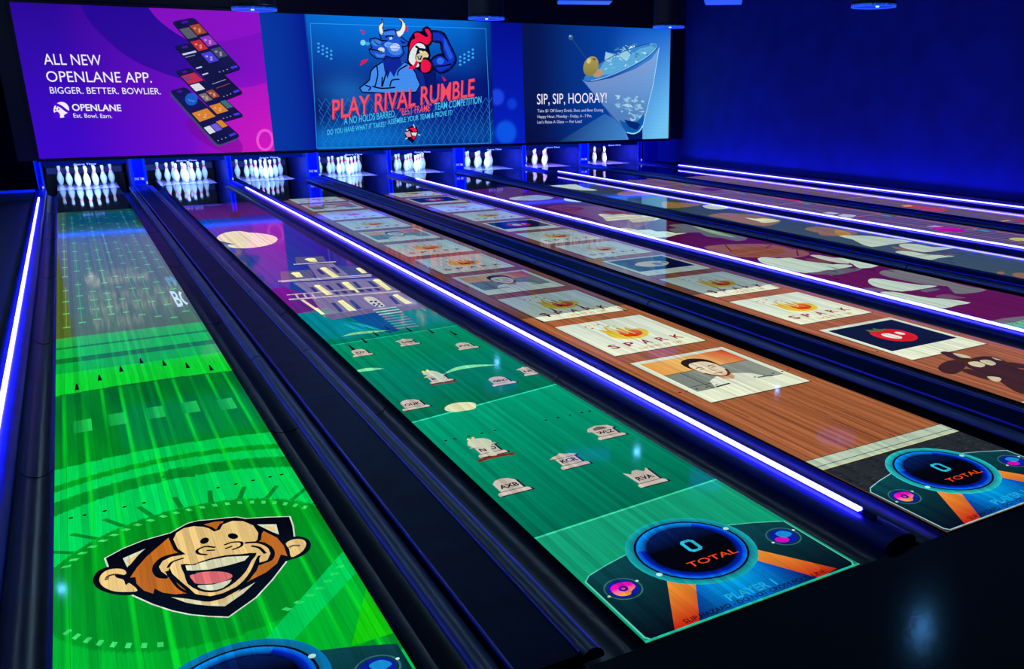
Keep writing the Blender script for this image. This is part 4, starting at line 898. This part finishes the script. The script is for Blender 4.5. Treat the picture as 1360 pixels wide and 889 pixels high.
while x_ < xb-0.05:
    zz = 0.03
    while zz < h*0.38:
        hh = h*0.38*(0.55+0.45*min(1, abs((x_-xa)/(xb-xa)-0.5)*2.6+0.35))
        if zz < hh:
            for sg in (0.075, -0.075): A.line([(x_+(0.075 if sg > 0 else -0.0)-0.0, zz), (x_+(0.075-sg if sg > 0 else 0.075), zz+0.12)], 0.008, s(40, 120, 215), True)
            for sg in (1,): A.line([(x_+0.075, zz+0.12), (x_, zz+0.24)], 0.008, s(40, 120, 215), True); A.line([(x_+0.075, zz+0.12), (x_+0.15, zz+0.24)], 0.008, s(40, 120, 215), True)
        zz += 0.24
    x_ += 0.15
for ox, oy, fl in ((423, 58, 1), (628, 66, -1)):    # stadium lamps
    for i in range(4):
        for j in range(3): A.poly(ell(ox+fl*i*5.6, oy+i*3.2+j*5.2, 1.7, 1.5), s(60, 165, 235))
A.up(); b = crop(480, 0, 7.406); K = s(2, 4, 24); lb = s(66, 142, 240); mb_ = s(24, 84, 205)
body = [(10, 900), (40, 830), (85, 790), (100, 700), (170, 640), (240, 610), (400, 615), (470, 640), (515, 700), (540, 760), (535, 900)]
A.poly(b([(530, 690), (620, 700), (720, 650), (735, 900), (520, 900)]), s(14, 40, 140)); A.poly(b([(600, 700), (730, 660), (740, 900), (640, 900)]), s(4, 14, 90))
arm = [(670, 320), (740, 312), (810, 335), (860, 430), (922, 560), (915, 620), (850, 690), (770, 712), (725, 665), (690, 600), (735, 555), (790, 540), (815, 560), (790, 480), (780, 415), (700, 400)]
A.line(b(arm), 0.06, K, closed=True, smooth=2); A.poly(b(arm), s(16, 50, 190), smooth=2); A.up(); A.poly(b(ell(775, 600, 36, 34)), s(40, 110, 235)); A.poly(b([(810, 360), (850, 440), (900, 560), (870, 590), (815, 470)]), s(30, 90, 225)); A.line(b([(690, 585), (740, 548), (800, 548), (850, 600)]), 0.03, K, smooth=3); A.line(b([(735, 650), (800, 650), (880, 630)]), 0.03, K, smooth=3)
A.line(b(body), 0.05, K, closed=True, smooth=2); A.up(); A.poly(b(body), lb, smooth=2); A.up()
neck = [(200, 560), (430, 500), (432, 610), (400, 640), (350, 690), (320, 760), (285, 700), (255, 770), (225, 690), (215, 620)]
A.poly(b(neck), s(10, 36, 150)); A.poly(b([(385, 480), (425, 500), (432, 600), (398, 625), (375, 560)]), s(50, 125, 235)); A.up()
head = [(182, 345), (215, 312), (260, 300), (320, 292), (350, 318), (372, 352), (410, 385), (468, 430), (430, 452), (395, 448), (412, 520), (380, 560), (300, 565), (240, 545), (220, 575), (150, 570), (95, 530), (78, 490), (112, 470), (85, 430), (90, 388), (140, 380), (190, 400), (200, 380)]
A.line(b(head), 0.045, K, closed=True); A.up(); A.poly(b(head), mb_); A.up()
for q in ([(100, 400), (140, 390), (185, 405), (205, 440), (150, 455), (110, 440)], [(200, 330), (260, 310), (320, 305), (330, 340), (260, 350)], [(130, 520), (180, 540), (230, 530), (215, 560), (160, 562)], [(240, 430), (300, 420), (380, 450), (395, 520), (340, 545), (280, 520)]): A.poly(b(q), s(60, 130, 235), smooth=2)
A.poly(b([(160, 485), (190, 465), (225, 478), (222, 515), (190, 510)]), s(210, 225, 240), smooth=2); A.poly(b([(270, 372), (300, 362), (305, 385), (280, 392)]), s(190, 225, 240)); A.poly(b(ell(330, 465, 48, 40)), s(225, 235, 250)); A.poly(b(ell(265, 440, 40, 26)), s(120, 175, 245)); A.poly(b([(375, 390), (450, 425), (400, 430)]), s(10, 30, 130))
A.poly(b(ell(15, 420, 26, 28)), s(130, 215, 245)); A.poly(b(ell(60, 430, 24, 18)), s(60, 160, 240))
for q in ([(85, 485), (150, 495), (215, 515)], [(195, 400), (250, 400)], [(240, 365), (270, 350), (310, 358)], [(120, 400), (165, 440), (205, 430)], [(150, 640), (160, 740), (130, 860)], [(205, 760), (200, 850)], [(280, 850), (300, 790), (370, 780)], [(110, 850), (200, 870), (330, 860)], [(355, 740), (370, 690), (450, 640)], [(40, 840), (90, 860), (70, 889)], [(250, 700), (230, 760), (205, 850)]): A.line(b(q), 0.028, K, smooth=3)
for q in ([(168, 268), (190, 238), (208, 220), (200, 185), (215, 222), (210, 262), (208, 285), (214, 328), (188, 340)], [(338, 312), (380, 298), (400, 250), (395, 215), (362, 180), (408, 200), (434, 255), (425, 305), (385, 362), (352, 352)]): A.line(b(q), 0.025, K, closed=True); A.poly(b(q), s(240, 244, 248), smooth=2)
A.up(); rc = [(455, 590), (468, 500), (462, 440), (480, 390), (510, 340), (550, 315), (600, 320), (610, 285), (650, 272), (685, 310), (695, 370), (680, 430), (655, 460), (670, 545), (660, 575), (690, 620), (690, 690), (640, 720), (590, 700), (540, 668), (490, 650)]
A.line(b(rc), 0.045, K, closed=True, smooth=2); A.poly(b(rc), K, smooth=2); A.up(); red = s(238, 16, 70)
A.poly(b([(470, 500), (478, 440), (500, 390), (530, 380), (520, 330), (560, 322), (600, 345), (640, 365), (655, 350), (622, 290), (658, 288), (682, 330), (680, 400), (645, 442), (612, 425), (570, 410), (520, 440)]), red, smooth=2)
A.poly(b([(465, 590), (480, 510), (520, 450), (560, 422), (612, 440), (628, 480), (560, 470), (540, 520), (530, 580), (570, 640), (540, 662), (490, 630)]), s(225, 235, 235), smooth=2)
A.poly(b([(592, 600), (635, 585), (680, 625), (672, 690), (625, 715), (585, 690)]), red, smooth=2); A.poly(b([(580, 520), (625, 500), (660, 540), (650, 565), (610, 565), (585, 610), (545, 600), (540, 545)]), s(228, 206, 150), smooth=2); A.up()
A.line(b([(535, 455), (580, 490), (610, 492)]), 0.045, K); A.poly(b(ell(583, 505, 14, 12)), s(240, 240, 200)); A.poly(b([(545, 550), (600, 545), (585, 590), (560, 588)]), s(20, 20, 50)); A.poly(b([(555, 555), (585, 552), (572, 580)]), s(220, 240, 250)); A.line(b([(470, 672), (520, 655), (545, 610)]), 0.06, red, smooth=3)
A.up(); e = crop(340, 0, 3.706)
for q in ([(512, 145), (535, 155), (530, 172)], [(510, 325), (520, 298), (552, 290), (540, 308)], [(733, 135), (745, 130), (748, 150), (738, 155)], [(915, 375), (938, 395), (925, 402)]): A.poly(e(q), s(225, 20, 60))
fc = crop(400, 90, 5.23); coral = s(246, 78, 96); cy = s(70, 200, 240)
def T(tx, p, q, hh, c, bd, sh=0.12, sc=None):
    p, q = fc([p])[0], fc([q])[0]
    if sc: A.text(tx, (p[0]+0.9, p[1]+1.2), (q[0]+0.9, q[1]+1.2), hh/5.23, sc, bd, sh); A.up()
    A.text(tx, p, q, hh/5.23, c, bd, sh); A.up()
T('PLAY RIVAL RUMBLE', (216, 357), (1200, 197), 138, coral, 0.012, 0.10, s(150, 30, 60))
T('A NO HOLDS BARRED,', (297, 395), (655, 342), 52, cy, 0.004, 0.1); T('"BEST FRAME"', (685, 334), (905, 299), 52, coral, 0.004, 0.1); T('TEAM COMPETITION', (925, 296), (1250, 245), 52, cy, 0.004, 0.1)
T('DO YOU HAVE WHAT IT TAKES?', (180, 468), (585, 408), 38, cy, 0.008, 0.1); T('ASSEMBLE YOUR TEAM & PROVE IT!', (600, 396), (1048, 327), 38, cy, 0.008, 0.1)
A.poly(fc([(735, 420), (770, 405), (805, 415), (812, 450), (795, 490), (775, 525), (740, 500), (720, 470)]), K); A.up()
A.poly(fc([(750, 420), (790, 415), (806, 440), (780, 445)]), red); A.poly(fc([(720, 450), (755, 440), (765, 480), (735, 480)]), s(225, 150, 160)); A.poly(fc([(765, 450), (805, 450), (795, 475), (770, 470)]), s(225, 230, 210)); A.poly(fc([(768, 480), (796, 476), (780, 502)]), red); A.poly(fc([(725, 425), (748, 430), (735, 440)]), s(235, 225, 210))
A.line(fc([(780, 395), (788, 415)]), 0.02, wh); A.line(fc([(812, 465), (825, 467)]), 0.02, wh); A.line(fc([(725, 495), (738, 487)]), 0.02, wh)
A.obj('picture', MT['led_art'], t)

# right: cocktail advertisement
A, t, w, h = screen(2, 'right blue video screen showing a tilted martini glass with olives')
def bgR(a, b):
    x, y = a/w, b/h; c = mixc(s(4, 26, 92), s(0, 74, 180), x*1.5-0.15); c = mixc(c, s(20, 110, 225), (x-0.6)*2.0)
    c = mixc(c, s(112, 196, 244), max(0, (x-0.55)*2.4)*(1.0-y)*1.2); return mixc(c, s(3, 12, 50), max(0, 0.28-x)*2.0+max(0, 0.35-y)*max(0, .45-x)*4)
A.grid(40, 26, bgR); g = crop(660, 0, 3.706); A.up()
A.poly(g([(0, 740), (0, 712), (300, 700), (530, 560), (600, 600), (650, 700), (650, 740)]), lambda a, b: mixc(bgR(a, b), s(60, 130, 200), min(1, max(0, (a/w-0.15))*1.2))); A.up()
A.poly(g([(636, 655), (716, 620), (716, 700), (655, 705)]), s(2, 22, 90)); A.up()
bowl = [(418, 392), (450, 430), (520, 520), (590, 600), (640, 652), (690, 656), (716, 628), (740, 540), (768, 420), (798, 236)]+[(760, 290), (680, 340), (560, 385), (470, 402)]
def liq(a, b):
    y = b/h; x = a/w; c = mixc(s(84, 130, 190), s(140, 160, 214), (y-0.3)*2.2); c = mixc(c, s(70, 110, 170), max(0, 0.5-abs(x-0.62)*0)*max(0, .35-y)*2); return mixc(c, s(96, 168, 232), max(0, (x-0.80))*6)
A.poly(g(crom(bowl[:10], 3, False)+bowl[10:]), liq); A.up()
rim = ell(607, 309, 198, 44, -0.44, 40)
A.poly(g(rim), lambda a, b: mixc(s(34, 110, 190), s(60, 140, 214), a/w)); A.up()
R = random.Random(8)
A.poly(g([(500, 350), (530, 300), (535, 255), (580, 265), (600, 270), (625, 235), (660, 270), (700, 240), (760, 225), (785, 240), (740, 285), (660, 325), (560, 365), (510, 372)]), s(90, 170, 220)); A.up()
for i in range(46):
    x, y = 520+R.random()*240, 300+R.uniform(-40, 55); y -= (x-520)*0.30
    A.poly(g([(x+R.uniform(-15, 15), y+R.uniform(-11, 11)) for _ in range(4)]), R.choice((s(170, 216, 236), s(60, 130, 190), s(200, 232, 242), s(110, 180, 220))))
for q in ([(535, 255), (575, 268), (560, 310), (528, 300)], [(600, 275), (628, 235), (660, 270), (640, 305)]): A.poly(g(q), s(150, 205, 230)); A.line(g(q), 0.012, s(60, 130, 190), closed=True)
for i in range(60):
    x, y = 590+R.random()*130, 480+R.random()*130
    if y < 480+(x-560)*1.1 and x < 748-(y-480)*.28: A.poly(g([(x+R.uniform(-20, 20), y+R.uniform(-16, 16)) for _ in range(4)]), R.choice((s(110, 165, 210), s(150, 195, 225), s(80, 135, 190), s(170, 210, 230))))
A.up(); A.poly(g([(600, 590), (650, 610), (700, 590), (722, 560), (716, 628), (690, 655), (642, 652)]), s(10, 90, 170), smooth=2); A.up(); A.poly(g([(625, 590), (680, 600), (705, 612), (690, 640), (650, 625)]), s(4, 40, 110)); A.line(g([(640, 652), (672, 658), (700, 645), (716, 620)]), 0.03, s(150, 220, 245), smooth=3)
A.line(g(rim), 0.016, s(20, 70, 140), closed=True); A.line(g(ell(607, 306, 196, 40, -0.44, 40, -0.5, 2.6)), 0.012, s(150, 210, 240)); A.line(g([(418, 392), (530, 530), (640, 652)]), 0.016, s(30, 80, 150)); A.line(g([(798, 236), (768, 420), (716, 628)]), 0.018, s(170, 220, 245))
A.up(); A.line(g([(368, 192), (440, 288)]), 0.024, s(30, 70, 120)); A.poly(g(ell(363, 184, 12, 14)), s(50, 90, 140)); A.poly(g(ell(360, 178, 5, 4)), s(190, 210, 230))
A.line(g([(500, 320), (530, 295)]), 0.018, s(60, 90, 130)); A.up()
A.poly(g(ell(497, 360, 27, 20, -0.4)), s(184, 150, 116)); A.up(); A.poly(g(ell(462, 326, 36, 50, 0.35)), lambda a, b: mixc(s(84, 84, 30), s(176, 160, 80), (b/h-0.42)*3)); A.up(); A.poly(g(ell(452, 300, 10, 14, 0.3)), s(206, 196, 140)); A.poly(g(ell(478, 292, 9, 6, 0.5)), s(120, 90, 50))
A.text('SIP, SIP, HOORAY!', (713.2, 138.6), (805.5, 136.2), 14.5, W_, 0.0)
tc_ = s(200, 208, 235)
A.text('Take $1 Off Every Drink, Shot, and Beer During', (713.7, 149.2), (801, 148), 4.2, tc_, 0.0); A.text('Happy Hour, Monday - Friday, 4 - 7 Pm.', (713.7, 156.9), (786, 155.8), 4.2, tc_, 0.0); A.text("Let's Raise A Glass \u2014 For Less!", (713.7, 164.3), (772.6, 163), 4.2, tc_, 0.0)
A.obj('picture', MT['led_art'], t)

# ---------------------------------------------------------------- lamps
def area(name, loc, size, energy, col, target, sy=None):
    d = bpy.data.lights.new(name, 'AREA'); d.shape = 'RECTANGLE'; d.size = size; d.size_y = sy or size; d.energy = energy; d.color = col
    o = bpy.data.objects.new(name, d); C.objects.link(o); o.location = loc
    o.rotation_euler = (Vector(target)-Vector(loc)).to_track_quat('-Z', 'Y').to_euler(); return o
for n in range(8):
    xc = LX[n]+LW/2
    area('pin_light', (xc, 17.86, 0.462), 0.95, 27, (0.38, 0.62, 1.0) if n < 6 else (0.50, 0.45, 1.0), (xc, 18.7, 0.12), 0.03)
area('kickback_blue_light', (6.2, 16.7, 0.90), 12.8, 340, (0.0, 0.055, 1.0), (6.2, 17.9, 0.2), 0.06)
for y, e in ((3.0, 6.5), (8.0, 8.5), (13.0, 15)):
    o = area('wall_wash_fill', (10.6, y, 4.0), 0.5, e, (0.0, 0.035, 1.0), (13.62, y+1.0, 0.15), 2.5); o.data.spread = math.radians(60)  # unseen washes added to give the right wall its blue gradient
area('under_screen_blue_light', (6.5, 16.36, 0.66), 13.2, 8, (0.0, 0.06, 1.0), (6.5, 12.0, -0.6), 0.04)
area('walkway_blue_light', (-1.3, 8.0, 3.9), 2.0, 5, (0.0, 0.35, 1.0), (-1.4, 8.0, 0.0), 10)
area('far_blue_fill', (6.3, 14.5, 4.0), 12.0, 14, (0.0, 0.16, 1.0), (6.3, 13.5, 0.0), 2.0)  # unseen fill added to turn the cappings bluer
area('room_blue_fill', (6.0, 5.0, 3.95), 10.0, 16, (0.14, 0.48, 1.0), (6.0, 6.0, 0.0), 12)  # unseen fill added as blue ambient on gutters and cappings

# ---- ceiling fixtures
FX = [(338, 14, 0.53), (646, 26, 0.53), (888, 37, 0.53), (1160, 10, 0.53)]
FL = ['above the left screen', 'above the middle screen', 'above the right screen corner', 'alone above the blue wall']
for (u, v, D), lab, wpx in zip(FX, FL, (57, 48, 42, 58)):
    dep = F*D/wpx; d = ray(u, v); q = Vector(CAM)+d*dep
    t = empty('ceiling_fixture', 'black cylindrical ceiling fixture with blue round face, '+lab, 'ceiling fixture', (q.x, q.y, q.z), 'round ceiling fixtures'); r = D/2
    MB().lathe([(r, 0.012), (r, 0.05), (r-0.006, 0.06), (r-0.006, 4.1-q.z)], n=40).obj('shade', MT['fix'], t, smooth=False)
    MB().lathe([(r-0.008, 0.008), (r-0.008, 0.02)], n=40).obj('glow_face', MT['fix_glow'], t)
    k = 40; vs = []; fs = []
    for rr, zz in ((r, 0.0), (r, 0.030), (r-0.022, 0.030), (r-0.022, 0.0)): vs += [(rr*math.cos(2*math.pi*i/k), rr*math.sin(2*math.pi*i/k), zz) for i in range(k)]
    for a in range(4):
        for i in range(k): fs.append((a*k+i, a*k+(i+1) % k, ((a+1) % 4)*k+(i+1) % k, ((a+1) % 4)*k+i))
    link('rim', vs, fs, MT['fix_rim'], t)
    MB().lathe([(0.02, -0.006), (0.02, 0.007)], -0.04, -0.10, n=12).obj('lens', MT['dot'], t)
for u0, u1, v, wd, lab in ((740, 812, 4, 0.62, 'above the right screen edge of the middle picture'), (921, 1000, 3, 0.62, 'right of the video wall')):
    dep = F*wd/(u1-u0); d = ray((u0+u1)/2, v); q = Vector(CAM)+d*dep
    t = empty('ceiling_panel', 'flat blue-lit rectangular ceiling fixture '+lab, 'ceiling fixture', (q.x, q.y, q.z), 'flat ceiling fixtures')
    if u0 > 900: t.rotation_euler = (0, 0, 0.9)
    else: t.rotation_euler = (0, 0, -0.45)
    MB().box(-wd/2, wd/2, -0.2, 0.2, 0.012, 0.06).obj('housing', MT['fix'], t)
    MB().box(-wd/2+0.01, wd/2-0.01, -0.19, 0.19, 0.0, 0.010).obj('glow_face', MT['fix_rim'], t)
    MB().box(-0.03, 0.03, -0.03, 0.03, 0.06, 4.1-q.z).obj('stem', MT['fix'], t)
for u, v, z, rr, lab in ((1225, 835, 3.9, 0.06, 'mirrored as a blue spot in the black approach'), (846, 600, 3.9, 0.05, 'mirrored as a sparkle beside the gravestones'),
                         (660, 481, 3.9, 0.045, 'mirrored as a sparkle near the mansion'), (1032, 518, 3.9, 0.035, 'mirrored below the portrait card'), (82, 782, 3.9, 0.04, 'mirrored left of the monkey face')):
    q = onZ(u, v); k = z/CAM[2]; x, y = q[0]+(q[0]-CAM[0])*k, q[1]+(q[1]-CAM[1])*k
    t = empty('spotlight', 'small blue-white ceiling spotlight '+lab, 'spotlight', (min(x, XR_WALL-0.15), y, z), 'small ceiling spotlights')
    MB().lathe([(rr+0.015, 0.01), (rr+0.02, 0.16), (0.02, 0.17), (0.02, 4.1-z)], n=24).obj('housing', MT['fix'], t)
    MB().lathe([(rr, 0.0), (rr, 0.009)], n=24).obj('lens', MT['spot'], t)

for x, lab in ((3.45, 'whose streak shows on the rail right of the monkey lane'), (-1.05, 'whose streak shows in the gutter left of the monkey lane')):  # strips added out of view to put highlights on rail and gutter
    t = empty('added_ceiling_strip', 'added long pale ceiling light '+lab, 'ceiling light', (x, 9.0, 3.98), 'added ceiling strips')
    MB().box(-0.06, 0.06, -5.6, 5.6, 0.0, 0.12).obj('housing', MT['fix'], t)
    MB().box(-0.045, 0.045, -5.55, 5.55, -0.012, -0.001).obj('diffuser', MT['linear'], t)

# ---------------------------------------------------------------- world and view
wd = bpy.data.worlds.new('world'); bpy.context.scene.world = wd; wd.use_nodes = True
wd.node_tree.nodes['Background'].inputs[0].default_value = (0.0, 0.002, 0.02, 1); wd.node_tree.nodes['Background'].inputs[1].default_value = 0.15
sc = bpy.context.scene
sc.view_settings.view_transform = 'Standard'; sc.view_settings.look = 'None'; sc.view_settings.exposure = 0; sc.view_settings.gamma = 1
sc.view_settings.use_curve_mapping = False
sc.cycles.use_denoising = True; sc.cycles.sample_clamp_indirect = 6; sc.cycles.max_bounces = 6; sc.cycles.use_adaptive_sampling = False
